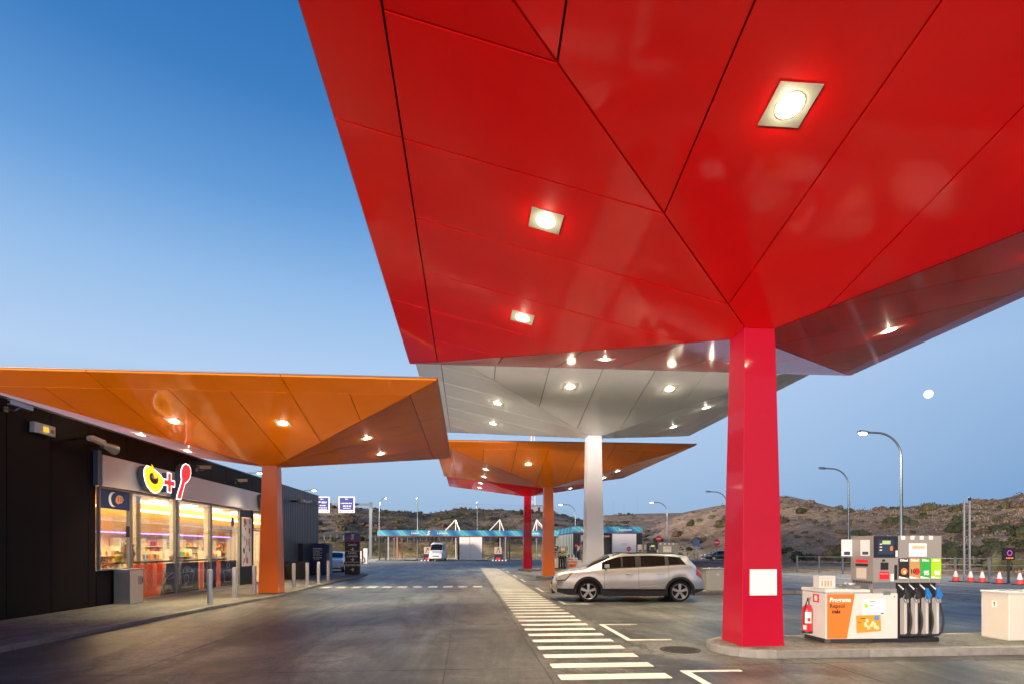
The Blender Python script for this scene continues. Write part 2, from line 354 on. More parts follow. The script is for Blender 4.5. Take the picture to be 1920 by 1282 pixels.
# forecourt of big poured slabs with open joints
fc = tag(bpy.data.objects.new('forecourt', None), kind='structure'); COL.objects.link(fc)
MB().add([(-13, -6, -.008), (16, -6, -.008), (16, 56, -.008), (-13, 56, -.008)], [(0, 1, 2, 3)]).build('joint_filler', M['black'], fc)
sx = [-13, -8.9, -4.6, -.3, 1.1, 5.3, 10.6, 16]; sy = [-6, -1.5, 3.2, 7.9, 12.6, 17.3, 22.0, 26.7, 31.4, 36.1, 40.8, 45.5, 50.2, 56]
for i in range(len(sx) - 1):
    for j in range(len(sy) - 1):
        g = .006
        cxs, cys = (sx[i] + sx[i + 1]) / 2, (sy[j] + sy[j + 1]) / 2
        hx, hy = (sx[i + 1] - sx[i]) / 2 - g, (sy[j + 1] - sy[j]) / 2 - g
        m_ = MB(); m_.box(-hx, -hy, -.007, hx, hy, 0); m_.build('slab', M['concrete'], fc, loc=(cxs, cys, 0))

# ---------------------------------------------------------------- sidewalk with kerbstones
sw = [(-7.62, -4), (-7.62, 3), (-7.62, 9.5), (-7.45, 11.5), (-7.3, 13.5), (-7.15, 16), (-6.85, 18.4), (-6.62, 19.8), (-6.58, 21.6), (-6.58, 23.4), (-6.66, 24.4), (-6.62, 26), (-6.5, 29), (-6.32, 32), (-6.2, 35), (-6.4, 37), (-7.2, 38.5), (-9.6, 39.0)]
def resample(pl, step):
    out = [Vector(pl[0])]; acc = 0
    for a, b in zip(pl, pl[1:]):
        a = Vector(a); b = Vector(b); d = (b - a).length; t = step - acc
        while t <= d: out.append(a + (b - a) * t / d); t += step
        acc = (acc + d) % step if False else d - (t - step)
    return out
swk = tag(bpy.data.objects.new('pavement', None), kind='structure'); COL.objects.link(swk)
inner = [(x - .17, y) for x, y in sw]; inner[-1] = (-9.6, 38.8); inner[-2] = (-7.3, 38.35)
mb = MB(); mb.prism(inner + [(-14, 38.8), (-14, -4)], .08, 0, axis='z'); mb.build('paving', M['pave'], swk)
rs = resample(sw, 1.0)
for a, b in zip(rs, rs[1:]):
    d = (b - a); ln = d.length; ang = math.atan2(d.y, d.x)
    m_ = MB(); m_.box(.006, 0, -.004, ln - .006, .165, .084 + random.uniform(-.003, .003)); k = m_.build('kerbstone', M['kerb'], swk, bevel=.012)
    k.location = (a.x, a.y, 0); k.rotation_euler = (0, 0, ang)

# ---------------------------------------------------------------- pump islands
YC = [8.974, 20.69, 32.34, 43.50]; XC = 4.757
def island(yc):
    r = tag(bpy.data.objects.new('pump_island', None), kind='structure'); COL.objects.link(r); r.location = (0, yc, 0)
    def outl(m, xe=17):
        h = .74 - m; cx = 4.78; pts = []
        for k in range(17):
            a = PI / 2 + PI * k / 16; pts.append((cx + h * math.cos(a), h * math.sin(a)))
        return pts + [(xe, -h), (xe, h)]
    MB().prism(outl(.13), .13, 0, 'z').build('island_top', M['pave'], r)
    o, i = outl(0), outl(.132); n = len(o)
    mb = MB(); z1 = .134
    segs = [(k, k + 1) for k in range(16)]
    def piece(a0, a1, b0, b1):
        g = .0
        m_ = MB(); q = [a0, a1, b1, b0]; m_.prism([tuple(p) for p in q], z1 + random.uniform(-.002, .002), 0, 'z'); m_.build('kerbstone', M['kerb'], r, bevel=.012)
    for k in range(0, 16, 4):
        m_ = MB(); q = [o[j] for j in range(k, k + 5)] + [i[j] for j in range(k + 4, k - 1, -1)]; m_.prism(q, z1, 0, 'z'); m_.build('kerbstone', M['kerb'], r, bevel=.01)
    x = 4.78
    while x < 17:
        x2 = min(17, x + 1.5)
        for sgn in (-1, 1):
            piece((x + .004, sgn * .74), (x2 - .004, sgn * .74), (x + .004, sgn * .608), (x2 - .004, sgn * .608))
        x = x2
    return r
for y in YC: island(y)

# ---------------------------------------------------------------- painted markings
zc_ = tag(bpy.data.objects.new('pedestrian_lane', None), kind='structure'); COL.objects.link(zc_)
me = MB().add([(-.74, 0, 0), (.74, -.02, 0), (.74, .29, 0), (-.74, .30, 0)], [(0, 1, 2, 3)]).mesh('stripe', M['paint'])
y = 7.14; k = 0
while y < 50:
    o = bpy.data.objects.new('stripe', me); COL.objects.link(o); o.parent = zc_; o.location = (1.96, y, .004); y += .728
mk = tag(bpy.data.objects.new('road_markings', None), kind='structure'); COL.objects.link(mk)
def strip(pts, wd, name='painted_line', z=.0045):
    pts = [Vector(p) for p in pts]; vs = []; n = len(pts)
    for i, p in enumerate(pts):
        t = (pts[min(i + 1, n - 1)] - pts[max(i - 1, 0)]).normalized(); nn = Vector((-t.y, t.x)) * wd / 2
        vs += [(p.x + nn.x, p.y + nn.y, z), (p.x - nn.x, p.y - nn.y, z)]
    MB().add(vs, [(2 * i, 2 * i + 1, 2 * i + 3, 2 * i + 2) for i in range(n - 1)]).build(name, M['paint'], mk)
for yc in YC:
    for y0, y1 in ((yc - 3.85, yc - 1.42), (yc + 1.13, yc + 3.35)):
        w_ = .11; x0 = 2.96
        MB().prism([(x0, y0), (x0 + .86, y0), (x0 + .86, y0 + w_), (x0 + w_, y0 + w_), (x0 + w_, y1 - w_), (x0 + .86, y1 - w_), (x0 + .86, y1), (x0, y1)], .001, .0036, 'z').build('bay_mark', M['paint'], mk)
for i in range(11):
    x = -6.35 + i * .665; MB().add([(x, 24.6, .0045), (x + .40, 24.6, .0045), (x + .40, 25.5, .0045), (x, 25.5, .0045)], [(0, 1, 2, 3)]).build('dash', M['paint'], mk)
strip([(23.3, 12), (22.95, 21), (22.5, 25), (21.5, 34), (20.5, 50)], .16, z=-.006)
strip([(19.5, 8), (19.25, 17), (18.75, 20.8), (18.3, 27)], .16, z=-.006)
strip([(30.9, 38), (33.95, 46.5), (42.4, 70.3)], .2, z=-.006)
strip([(15.5, 56), (33, 62), (46, 66)], .18, z=-.006)
strip([(-12, 52), (-10, 62), (-7.5, 70)], .15, z=-.006); strip([(-5.5, 50), (-4, 62)], .12, z=-.006)
def arrow(x, y, s, rz):
    m_ = MB(); m_.prism([(-.12, -1.5), (.12, -1.5), (.12, .3), (.5, .3), (0, 1.5), (-.5, .3), (-.12, .3)], .001, 0, 'z'); a = m_.build('painted_arrow', M['paint'], mk); a.location = (x, y, -.006); a.rotation_euler = (0, 0, rz); a.scale = (s, s, 1)
arrow(28.5, 52, 1.6, R(-60))
# manhole
t = thing('manhole_cover', 'round dark iron manhole cover in the forecourt left of the big red column', 'manhole cover', (3.58, 9.12, 0))
MB().lathe([(.33, .001), (.335, .008), (.30, .008)], 32).build('rim', M['plinth'], t)
mb = MB(); mb.lathe([(.30, .001), (.30, .006)], 32)
for i in range(-4, 5):
    for j in range(-4, 5):
        if math.hypot(i, j) * .06 < .26: mb.box(i * .06 - .015, j * .06 - .015, .006, i * .06 + .015, j * .06 + .015, .010)
mb.build('lid', mat('cast_iron', (.010, .009, .008), .8, var=.3, vs=20, spec=.15), t)

# ================================================================ canopies
S0, DJ, DC, CT, CW, SI = 6.29, .195, 1.414, .256, .353, .79
DL = 3.70
def inset(poly, g):
    n = len(poly); out = []
    ar = sum(poly[i][0] * poly[(i + 1) % n][1] - poly[(i + 1) % n][0] * poly[i][1] for i in range(n)); s = 1 if ar > 0 else -1
    for i in range(n):
        p0, p1, p2 = Vector(poly[i - 1]), Vector(poly[i]), Vector(poly[(i + 1) % n])
        d1 = (p1 - p0).normalized(); d2 = (p2 - p1).normalized()
        n1 = Vector((-d1.y, d1.x)) * s; n2 = Vector((-d2.y, d2.x)) * s
        k = 1 + n1.dot(n2)
        out.append(tuple(p1 + (n1 + n2) * g / k))
    return out
def canopy(col, label, cx, cy, H, S=S0, plaque=False, group='square funnel canopies on single columns'):
    root = thing('canopy', label, 'canopy', (cx, cy, 0), 0, group)
    pm, jm, cm = M[col + '_panel'], M[col + '_dark'], M[col + '_col']
    zt = H - DC; zj = H - DJ; dj = S - SI; k1 = (zj - zt) / (dj - CT); k2 = DJ / SI
    zf = lambda d: zt + k1 * (d - CT) if d <= dj else zj + k2 * (d - dj)
    us = [-dj + .0, -3.93, -2.358, -.786, .786, 2.358, 3.93, dj]
    def face(poly, face_k, name):
        for sd in range(4):
            m_ = MB(); n = len(poly); lo = []
            for u, d in inset(poly, .012):
                if face_k == 0: z = zt + k1 * (d - CT)
                else: z = zj + k2 * (d - dj)
                lo.append((u, -d, z))
            hi = [(x, y_, z + .035) for x, y_, z in lo]
            m_.add(lo + hi, [tuple(range(n)), tuple(range(2 * n - 1, n - 1, -1))] + [((i + 1) % n, i, n + i, n + (i + 1) % n) for i in range(n)])
            m_.turn(Matrix.Rotation(sd * PI / 2, 4, 'Z')); m_.build(name, pm, root)
    for a, b in zip(us, us[1:]):
        pts = []
        if a < 0 < b: poly = [(-CT, CT), (CT, CT), (b, b), (b, dj), (a, dj), (a, -a)]
        elif a >= 0: poly = [(a, a), (b, b), (b, dj), (a, dj)] if b < dj - .01 else [(a, a), (dj, dj), (a, dj)]
        else: poly = [(a, -a), (b, -b), (b, dj), (a, dj)] if a > -dj + .01 else [(-dj, dj), (b, -b), (b, dj)]
        face(poly, 0, 'soffit_panel')
    for a, b in ((-9, -2.358), (-2.358, 2.358), (2.358, 9)):
        p = [(max(a, -dj), dj), (min(b, dj), dj), (min(b, S), S), (max(a, -S), S)]
        face(p, 1, 'edge_panel')
    # dark carrier behind the joints
    m_ = MB(); q = []
    for d, z in ((CT, zt + .05), (dj, zj + .045), (S - .03, H + .03)): q += [(-d, -d, z), (d, -d, z), (d, d, z), (-d, d, z)]
    m_.add(q, [(r * 4 + i, r * 4 + (i + 1) % 4, r * 4 + 4 + (i + 1) % 4, r * 4 + 4 + i) for r in (0, 1) for i in range(4)] + [(8, 9, 10, 11)])
    m_.build('carrier_frame', jm, root)
    m_ = MB(); m_.box(-S - .012, -S - .012, H + .036, S + .012, S + .012, H + .075); m_.build('roof_sheet', M['edge_metal'], root, bevel=.008)
    m_ = MB(); m_.taper(-CW, -CW, CW, CW, .10, zt + .035, CT / CW); m_.build('column', cm, root, bevel=.006)
    # downlights
    tilt = math.atan(k1)
    for sd in range(4):
        for u in (-1.572, 1.572):
            g = Matrix.Rotation(sd * PI / 2, 4, 'Z') @ Matrix.Translation((u, -DL, zf(DL))) @ Matrix.Rotation(-tilt, 4, 'X')
            m_ = MB(); m_.box(-.215, -.215, -.008, .215, .215, .012); o = m_.build('downlight', M['fixture'], root); o.matrix_local = g
            m_ = MB(); m_.lathe([(.118, -.012), (.128, -.012), (.128, -.008)], 24); m_.lathe([(.152, -.014), (.152, -.008)], 24) if False else None
            ln = MB(); ln.lathe([(.122, -.020), (.132, -.0085)], 24); l = ln.build('lens', M['lens'], o)
            for nm, E, kind in (('flood', P_GROUND, 'S'), ('halo_fill', P_HALO_FILL, 'P')):
                ld = LD[nm]; lo = bpy.data.objects.new('lamp_' + nm, ld); COL.objects.link(lo); lo.parent = o
                lo.location = (0, 0, -.035 if kind == 'S' else -.07)
                if kind == 'S': lo.rotation_euler = (tilt, 0, 0)
    return root
P_GROUND, P_HALO_FILL = 900, 4
LD = {}
ld = bpy.data.lights.new('flood', 'SPOT'); ld.energy = P_GROUND; ld.spot_size = R(88); ld.spot_blend = 1; ld.shadow_soft_size = .05; ld.color = (1, .83, .50); LD['flood'] = ld
ld = bpy.data.lights.new('halo_fill', 'POINT'); ld.energy = P_HALO_FILL; ld.shadow_soft_size = 0; ld.color = (1, .86, .62); LD['halo_fill'] = ld  # unseen point light added under each lens to brighten the soffit around it
canopy('red', 'large red canopy nearest the camera on the column with the white square plate', XC, YC[0], 6.689)
canopy('white', 'white canopy on a white column rising behind the silver car', XC, YC[1], 7.31)
canopy('orange', 'second orange canopy standing behind the white column', XC, YC[2], 6.68)
canopy('red', 'farthest red canopy on a slim red column beside the car wash', XC, YC[3], 7.233)
canopy('orange', 'orange canopy over the shop front on a column on the pavement', -7.11, 21.09, 6.12, S=6.35)
#@@PART2
# ================================================================ shop
SA = math.atan2(1, .035); SHX = -10.95
def W(u, off, z):       # wall frame -> world; off > 0 is out of the wall towards the forecourt
    c, s_ = math.cos(SA), math.sin(SA); return (SHX + u * c + off * s_, u * s_ - off * c, z)
def wthing(name, label, cat, u, off, z, group=None):   # local x along the wall (away from the camera), local y into the building
    return thing(name, label, cat, W(u, off, z), SA, group)
shop = thing('shop_building', 'long flat roofed dark clad station shop with lit glass front beside the pavement', 'shop', (SHX, 0, 0), SA)
ZR, ZG = 5.14, .08
D = 9.0
# left blind wall: tall cladding sheets with shadow gaps
u = -6.0; wd = 1.31
while u < 16.5:
    e = min(u + wd, 16.58)
    MB().box(u + .008, 0, ZG, e - .008, .05, ZR - .03).build('cladding_panel', M['dark_wall'], shop, bevel=.004); u = e
u = 16.58
while u < 30.2:
    e = min(u + 1.31, 30.2)
    MB().box(u + .006, 0, 4.37, e - .006, .05, ZR - .03).build('cladding_panel', M['dark_wall'], shop, bevel=.004); u = e
MB().box(-6, .05, ZG, 16.56, .2, ZR - .04).build('wall', M['black'], shop)
MB().box(16.56, .06, 3.48, 30.2, .2, ZR - .04).build('wall', M['black'], shop)
# grey ribbed end wall
u = 30.2; k = 0
while u < 37.3:
    e = min(u + .9, 37.38); mb = MB(); mb.box(u + .004, .0, ZG, e - .004, .06, ZR - .03)
    for q in range(3):
        x0 = u + .09 + q * .3; mb.prism([(x0, 0), (x0 + .03, -.028), (x0 + .13, -.028), (x0 + .16, 0)], ZR - .03 - ZG, ZG, 'z')
    mb.build('ribbed_panel', M['grey_wall'], shop); u = e
MB().box(30.2, .06, ZG, 37.38, .2, ZR - .04).build('wall', M['black'], shop)
MB().box(37.2, .2, ZG, 37.38, D, ZR - .04).build('wall', M['grey_wall'], shop)
MB().box(-6, D, ZG, 37.38, D + .15, ZR - .04).build('wall', M['dark_wall'], shop); MB().box(-6.15, 0, ZG, -6, D + .15, ZR - .04).build('wall', M['dark_wall'], shop)
MB().box(-6.15, .2, ZR - .14, 37.38, D, ZR - .06).build('roof', M['steel_dull'], shop)
MB().box(-6.15, -.035, ZR - .03, 37.42, .22, ZR + .02).build('roof_trim', M['galv'], shop)
# stainless fascia in separate sheets
M['fascia'] = mat('fascia_aluminium', (.66, .66, .70), .38, .35, var=.06, vs=3)
fs = [16.62, 19.0, 21.4, 23.8, 26.2, 28.4, 30.15]
for a, b in zip(fs, fs[1:]):
    MB().box(a + .004, -.16, 3.49, b - .004, -.13, 4.35).build('fascia_panel', M['fascia'], shop)
MB().box(16.6, -.128, 3.49, 30.15, 0, 4.345).build('fascia_box', M['steel_dull'], shop)
MB().box(16.45, -.14, 3.47, 16.6, -.01, 4.45).build('fascia_end', mat('blue_grey_trim', (.12, .17, .26), .4, .5), shop)
gl = glass('shop_glass', refl=.1)
alu = M['steel_dull']
def bay(a, b, z0, z1, lab=None, header=None):
    w_ = MB()
    w_.box(a, -.07, z0, a + .045, .03, z1); w_.box(b - .045, -.07, z0, b, .03, z1); w_.box(a + .046, -.07, z1 - .05, b - .046, .03, z1); w_.box(a + .046, -.07, z0, b - .046, .03, z0 + .05)
    f = w_.build('window', alu, shop)
    MB().box(a + .046, -.03, z0 + .05, b - .046, -.02, z1 - .05).build('pane', gl, f); return f
f1 = bay(16.62, 18.0, 1.08, 3.46)
f2 = bay(18.05, 20.54, ZG, 3.46); f3 = bay(20.56, 23.0, ZG, 3.46); f4 = bay(23.02, 25.62, ZG, 3.46)
# header plate with moon and bread over the first window
hd = MB().box(16.67, -.06, 2.86, 17.95, -.045, 3.41).build('header_plate', M['blue_print'], shop)
def crescent(cx, cz, r, n=14):
    o = [(cx + r * math.cos(a), cz + r * math.sin(a)) for a in [R(70) + R(220) * i / n for i in range(n + 1)]]
    i_ = [(cx + r * .42 + r * .92 * math.cos(a), cz + r * .92 * math.sin(a)) for a in [R(292) - R(224) * i / n for i in range(1, n)]]
    return o + i_
def flat(poly, y, m_, parent, name, d=.003):
    return MB().prism(poly, d, y - d, 'y').build(name, m_, parent)
flat(crescent(17.22, 3.14, .22), -.061, M['print_white'], shop, 'moon_emblem')
bread = [(17.32, 3.06), (17.42, 3.02), (17.62, 3.07), (17.70, 3.17), (17.62, 3.26), (17.5, 3.29), (17.40, 3.27), (17.31, 3.18)]
flat(bread, -.061, mat('bread_print', (.55, .24, .10), .5), shop, 'bread_emblem')
for q in (17.42, 17.52, 17.61): flat([(q, 3.08), (q + .02, 3.08), (q + .045, 3.24), (q + .025, 3.24)], -.0655, M['blue_print'], shop, 'bread_emblem')
# wall under window one, dark posts between door and glazing
MB().box(16.6, .0, ZG, 18.0, .05, 1.075).build('sill_panel', M['dark_wall'], shop)
MB().box(25.64, -.08, ZG, 25.74, .05, 3.47).build('post', M['black'], shop)
MB().box(26.9, -.08, ZG, 27.0, .05, 3.47).build('post', M['black'], shop)
# poster beside the door: dark head strip, printed figure, dark base
MB().box(25.75, -.05, .92, 26.88, -.03, 3.1).build('poster', mat('poster_print', (.62, .58, .58), .4), shop)
MB().box(25.75, -.05, 3.11, 26.88, -.03, 3.45).build('poster_head', M['blue_print'], shop); MB().box(25.75, -.05, ZG, 26.88, -.03, .91).build('poster_base', M['black'], shop)
rnd = random.Random(4)
pc = [mat('poster_red', (.45, .03, .05), .4), mat('poster_lilac', (.30, .28, .38), .4), mat('poster_dark', (.05, .04, .05), .4)]
for q in range(26):
    cx, cz = rnd.uniform(25.9, 26.7), rnd.uniform(1.0, 3.0); rr = rnd.uniform(.04, .14); n = rnd.randint(5, 8)
    poly = [(cx + rr * rnd.uniform(.5, 1.2) * math.cos(2 * PI * i / n), cz + 1.5 * rr * rnd.uniform(.5, 1.2) * math.sin(2 * PI * i / n)) for i in range(n)]
    flat(poly, -.0515 - q * .0004, pc[q % 3], shop, 'poster_print', .0003)
# sliding door behind the canopy column
for a in (27.02, 28.5):
    w_ = MB(); b = a + 1.46
    w_.box(a, -.05, ZG, a + .06, .03, 2.6); w_.box(b - .06, -.05, ZG, b, .03, 2.6); w_.box(a + .061, -.05, 2.54, b - .061, .03, 2.6); w_.box(a + .061, -.05, ZG, b - .061, .03, ZG + .06)
    f = w_.build('door', alu, shop); MB().box(a + .061, -.02, ZG + .06, b - .061, -.01, 2.54).build('pane', gl, f)
f = bay(27.02, 29.96, 2.62, 3.46)
MB().box(29.98, 0, ZG, 30.19, .05, 3.48).build('cladding_panel', M['dark_wall'], shop)
# interior
warm_w = mat('interior_wall', (.62, .55, .45), .7); orange_i = mat('interior_orange', (.70, .25, .05), .6)
MB().box(16.4, .2, ZG, 36.8, 6.0, ZG + .02).build('shop_floor', mat('shop_floor_tile', (.42, .36, .28), .3), shop)
MB().box(16.4, 6.0, ZG, 36.8, 6.1, 3.9).build('interior_wall', warm_w, shop)
MB().box(16.3, .2, ZG, 16.4, 6.1, 3.9).build('interior_wall', warm_w, shop); MB().box(36.8, .2, ZG, 36.9, 6.1, 3.9).build('interior_wall', warm_w, shop)
MB().box(16.4, .2, 3.5, 36.8, 6.0, 3.6).build('shop_ceiling', mat('shop_ceiling', (.75, .62, .42), .6), shop)
MB().box(16.5, 2.2, 2.85, 36.7, 2.3, 3.12).build('bulkhead', orange_i, shop)
MB().box(16.5, 2.5, 3.2, 36.7, 2.62, 3.5).build('bulkhead', orange_i, shop)
MB().box(16.5, 5.2, 2.45, 36.7, 5.25, 2.9).build('bulkhead', mat('bulkhead_brown', (.20, .10, .05), .5), shop)
MB().box(16.6, 2.31, 3.13, 36.6, 2.48, 3.22).build('cove_light', emis('cove_light', (1, .66, .28), 14), shop)
MB().box(16.6, 5.26, 2.40, 36.6, 5.3, 2.44).build('led_strip', emis('violet_led', (.35, .18, 1), 6), shop)
for q in range(9):
    MB().box(17.2 + q * 2.2, 1.2, 3.47, 17.9 + q * 2.2, 1.5, 3.495).build('ceiling_lamp', emis('ceiling_lamp', (1, .78, .45), 9), shop)
    MB().box(17.8 + q * 2.2, 4.2, 3.47, 18.5 + q * 2.2, 4.5, 3.495).build('ceiling_lamp', bpy.data.materials['ceiling_lamp'], shop)
al = bpy.data.lights.new('shop_light', 'AREA'); al.shape = 'RECTANGLE'; al.size = 18; al.size_y = 3; al.energy = 1300; al.color = (1, .74, .42)
ao = bpy.data.objects.new('shop_light', al); COL.objects.link(ao); ao.parent = shop; ao.location = (26.5, 2.9, 3.44)
# pilasters inside the glass, as seen between the panes
for q in (19.95, 22.4, 25.0): MB().box(q, .95, ZG, q + .26, 1.2, 3.5).build('pilaster', warm_w, shop)
# counters right behind the glass: orange skirt, brown panels with white line drawings
def film(name, col, k=.6):
    m = bpy.data.materials.new(name); m.use_nodes = True; t = m.node_tree; t.nodes.clear(); o = t.nodes.new('ShaderNodeOutputMaterial'); x = t.nodes.new('ShaderNodeMixShader'); d = t.nodes.new('ShaderNodeBsdfDiffuse'); l = t.nodes.new('ShaderNodeBsdfTranslucent')
    d.inputs[0].default_value = col + (1,); l.inputs[0].default_value = col + (1,); x.inputs[0].default_value = k; t.links.new(d.outputs[0], x.inputs[1]); t.links.new(l.outputs[0], x.inputs[2]); t.links.new(x.outputs[0], o.inputs[0]); return m
brown = film('film_brown', (.12, .025, .022)); ora = film('film_orange', (.85, .27, .02))
MB().box(18.12, .45, 1.22, 25.5, .9, 1.28).build('counter_top', M['black'], shop)
MB().prism([(18.12, ZG), (19.62, ZG), (20.02, 1.2), (18.12, 1.2)], .004, .0, 'y').build('window_film', ora, shop)
MB().prism([(19.64, ZG), (20.66, ZG), (20.66, 1.2), (20.04, 1.2)], .004, .0, 'y').build('window_film', brown, shop)
for a, b, mm in ((20.69, 22.2, brown), (22.23, 22.55, ora), (22.58, 23.6, brown), (23.63, 23.9, ora), (23.93, 25.4, brown)):
    MB().box(a, .0, ZG + .02, b, .004, 1.2).build('window_film', mm, shop)
lw = film('drawing_line', (.95, .85, .65), .5)
def draw(pts, r=.011, closed=False):
    if closed: pts = pts + [pts[0]]
    MB().tube([(x, -.008, z) for x, z in pts], r, 5).build('line_drawing', lw, shop)
def ell(cx, cz, a, b, rot, n=18, a0=0, a1=360):
    o = []
    for i in range(n + 1):
        t = R(a0 + (a1 - a0) * i / n); x, z = a * math.cos(t), b * math.sin(t); o.append((cx + x * math.cos(R(rot)) - z * math.sin(R(rot)), cz + x * math.sin(R(rot)) + z * math.cos(R(rot))))
    return o
draw(ell(18.95, .74, .42, .13, -52)); 
for q in (-.25, -.08, .09, .26): draw([(18.93 + q * .62, .80 - q * .8), (19.0 + q * .62, .68 - q * .8)], .008)
draw(ell(18.42, .38, .34, .08, 25)); draw(ell(18.48, .55, .25, .07, 38, a0=0, a1=220))
draw([(20.0, 1.1), (19.95, .9), (20.1, .75), (19.9, .6), (19.75, .4), (19.85, .22), (20.5, .22), (20.6, .5), (20.45, .7)]); draw(ell(20.3, .75, .22, .08, 15))
draw([(21.0, .3), (21.7, .3), (21.85, .85), (20.9, .85)], closed=True); draw(ell(21.38, .85, .3, .2, 0, a0=0, a1=180)); draw(ell(21.3, .6, .16, .16, 0)); draw([(21.2, 1.05), (21.35, .9), (21.3, 1.1), (21.5, .95)])
draw(ell(23.1, .6, .22, .3, 0)); draw(ell(23.1, .6, .12, .18, 0)); draw([(24.3, .3), (24.9, .3), (25.0, .8), (24.2, .8)], closed=True); draw(ell(24.6, 1.0, .12, .1, 0))
# round hand sticker on the glass
rd = MB().lathe([(.16, 0), (.16, .004)], 24); rd.turn(Matrix.Translation((24.95, -.034, 2.85)) @ Matrix.Rotation(R(90), 4, 'X') ); rd.v = [(x * 1, y, 2.85 + (z - 2.85) * 1.35) for x, y, z in rd.v]; rd.build('sticker', M['blue_print'], shop)
flat(crescent(24.93, 2.86, .10), -.0385, M['print_white'], shop, 'sticker_emblem')
MB().box(17.80, -.075, 2.05, 17.94, -.05, 2.38).build('door_reader', M['black'], shop)
# shelving and goods: things of their own
cols_ = [(.55, .05, .03), (.75, .55, .05), (.08, .3, .1), (.06, .12, .4), (.7, .68, .62), (.5, .2, .04), (.3, .05, .25), (.75, .3, .08)]
gm = [mat('pack_%s' % n, c, .4) for n, c in zip('red yellow green blue white brown purple orange'.split(), cols_)]
pk = [MB().box(-.055, -.04, 0, .055, .04, .17).mesh('pack', g) for g in gm] + [MB().lathe([(.035, 0), (.035, .13), (.012, .17), (.012, .2)], 8).mesh('bottle', g) for g in gm[:4]]
def shelf(u, off, wdt, hgt, rows, label):
    t = wthing('shelf_unit', label, 'shelf', u, -off, ZG + .02, 'shop shelving behind the glass')
    mb = MB(); mb.box(0, .0, 0, .04, .45, hgt); mb.box(wdt - .04, 0, 0, wdt, .45, hgt); mb.box(.04, .4, 0, wdt - .04, .44, hgt); mb.build('rack', warm_w, t)
    for r in range(rows):
        z = .12 + r * (hgt - .2) / rows; MB().box(.04, .02, z, wdt - .04, .4, z + .025).build('shelf_board', warm_w, t)
        x = .12
        while x < wdt - .1:
            me = rnd.choice(pk); s_ = rnd.uniform(.85, 1.35)
            if rnd.random() < .9:
                o = bpy.data.objects.new('pack', me); COL.objects.link(o); o.parent = t; o.location = (x, rnd.uniform(.1, .2), z + .026); o.scale = (s_, 1, min(s_, ((hgt - .2) / rows - .04) / .2))
            x += .13 * s_ + .02
for q_, (u_, lb) in enumerate(((26.3, 'bright goods shelf against the back wall seen through the small window'), (28.1, 'tall goods shelf against the back wall behind the left half of the first pane'), (29.9, 'tall goods shelf against the back wall behind the right half of the first pane'),
    (31.7, 'tall goods shelf against the back wall seen through the middle pane'), (33.5, 'tall goods shelf against the back wall seen through the third pane'), (35.2, 'last goods shelf in the far back corner of the shop'))): shelf(u_, 5.5, 1.6, 2.1, 6, lb)
shelf(21.2, 3.0, 1.2, 1.7, 5, 'free standing goods shelf seen through the small window by the steel bin')
shelf(23.2, 2.7, 1.4, 1.5, 5, 'free standing snack shelf seen through the first large pane'); shelf(25.6, 2.7, 1.4, 1.6, 5, 'free standing goods shelf seen through the middle pane'); shelf(28.0, 2.5, 1.4, 1.5, 5, 'free standing goods shelf seen through the third pane')
t = wthing('display_stand', 'dark display stand with round top on the counter behind the first large pane', 'display stand', 19.0, -.6, 1.28)
MB().lathe([(.16, 0), (.13, .08), (.19, .25), (.12, .45), (.15, .55), (.05, .62)], 14).build('stand', mat('stand_plum', (.08, .03, .05), .5), t); MB().lathe([(.09, .62), (.10, .70), (.02, .74)], 12).build('top', M['black'], t)
for q, (u_, lab) in enumerate(((18.45, 'green topped glass jar at the left end of the window counter'), (21.6, 'wicker bread basket on the window counter behind the middle pane'), (24.3, 'row of white cups on the window counter behind the third pane'))):
    t = wthing('counter_ware', lab, 'jar' if q == 0 else ('basket' if q == 1 else 'cups'), u_, -.55, 1.28)
    if q == 0: MB().lathe([(.1, 0), (.12, .2), (.07, .26)], 12).build('jar', gm[1], t); MB().lathe([(.075, .262), (.07, .31)], 12).build('lid', gm[2], t)
    elif q == 1:
        MB().lathe([(.16, 0), (.24, .14)], 14).build('basket', gm[5], t)
        for b_ in range(4): MB().tube([(-.15 + b_ * .09, -.06, .15), (-.12 + b_ * .09, .02, .2), (-.1 + b_ * .09, .09, .16)], [.02, .045, .02], 8).build('bread', gm[7], t)
    else:
        for b_ in range(7): MB().lathe([(.035, 0), (.045, .12)], 10, (-.4 + b_ * .12, 0, 0)).build('cup', gm[4], t)
# steel litter bin against the sill wall
t = wthing('litter_bin', 'brushed steel litter bin against the dark wall under the small shop window', 'bin', 17.55, .29, ZG)
MB().box(-.31, -.24, 0, .31, .24, .98).build('body', M['steel'], t, bevel=.012); MB().box(-.315, -.245, .985, .315, .245, 1.02).build('lid', M['steel_dull'], t, bevel=.008)
MB().box(.04, -.249, .55, .26, -.238, .80).build('flap', M['steel_dull'], t); MB().box(.23, -.262, .60, .25, -.249, .75).build('handle', M['black'], t)
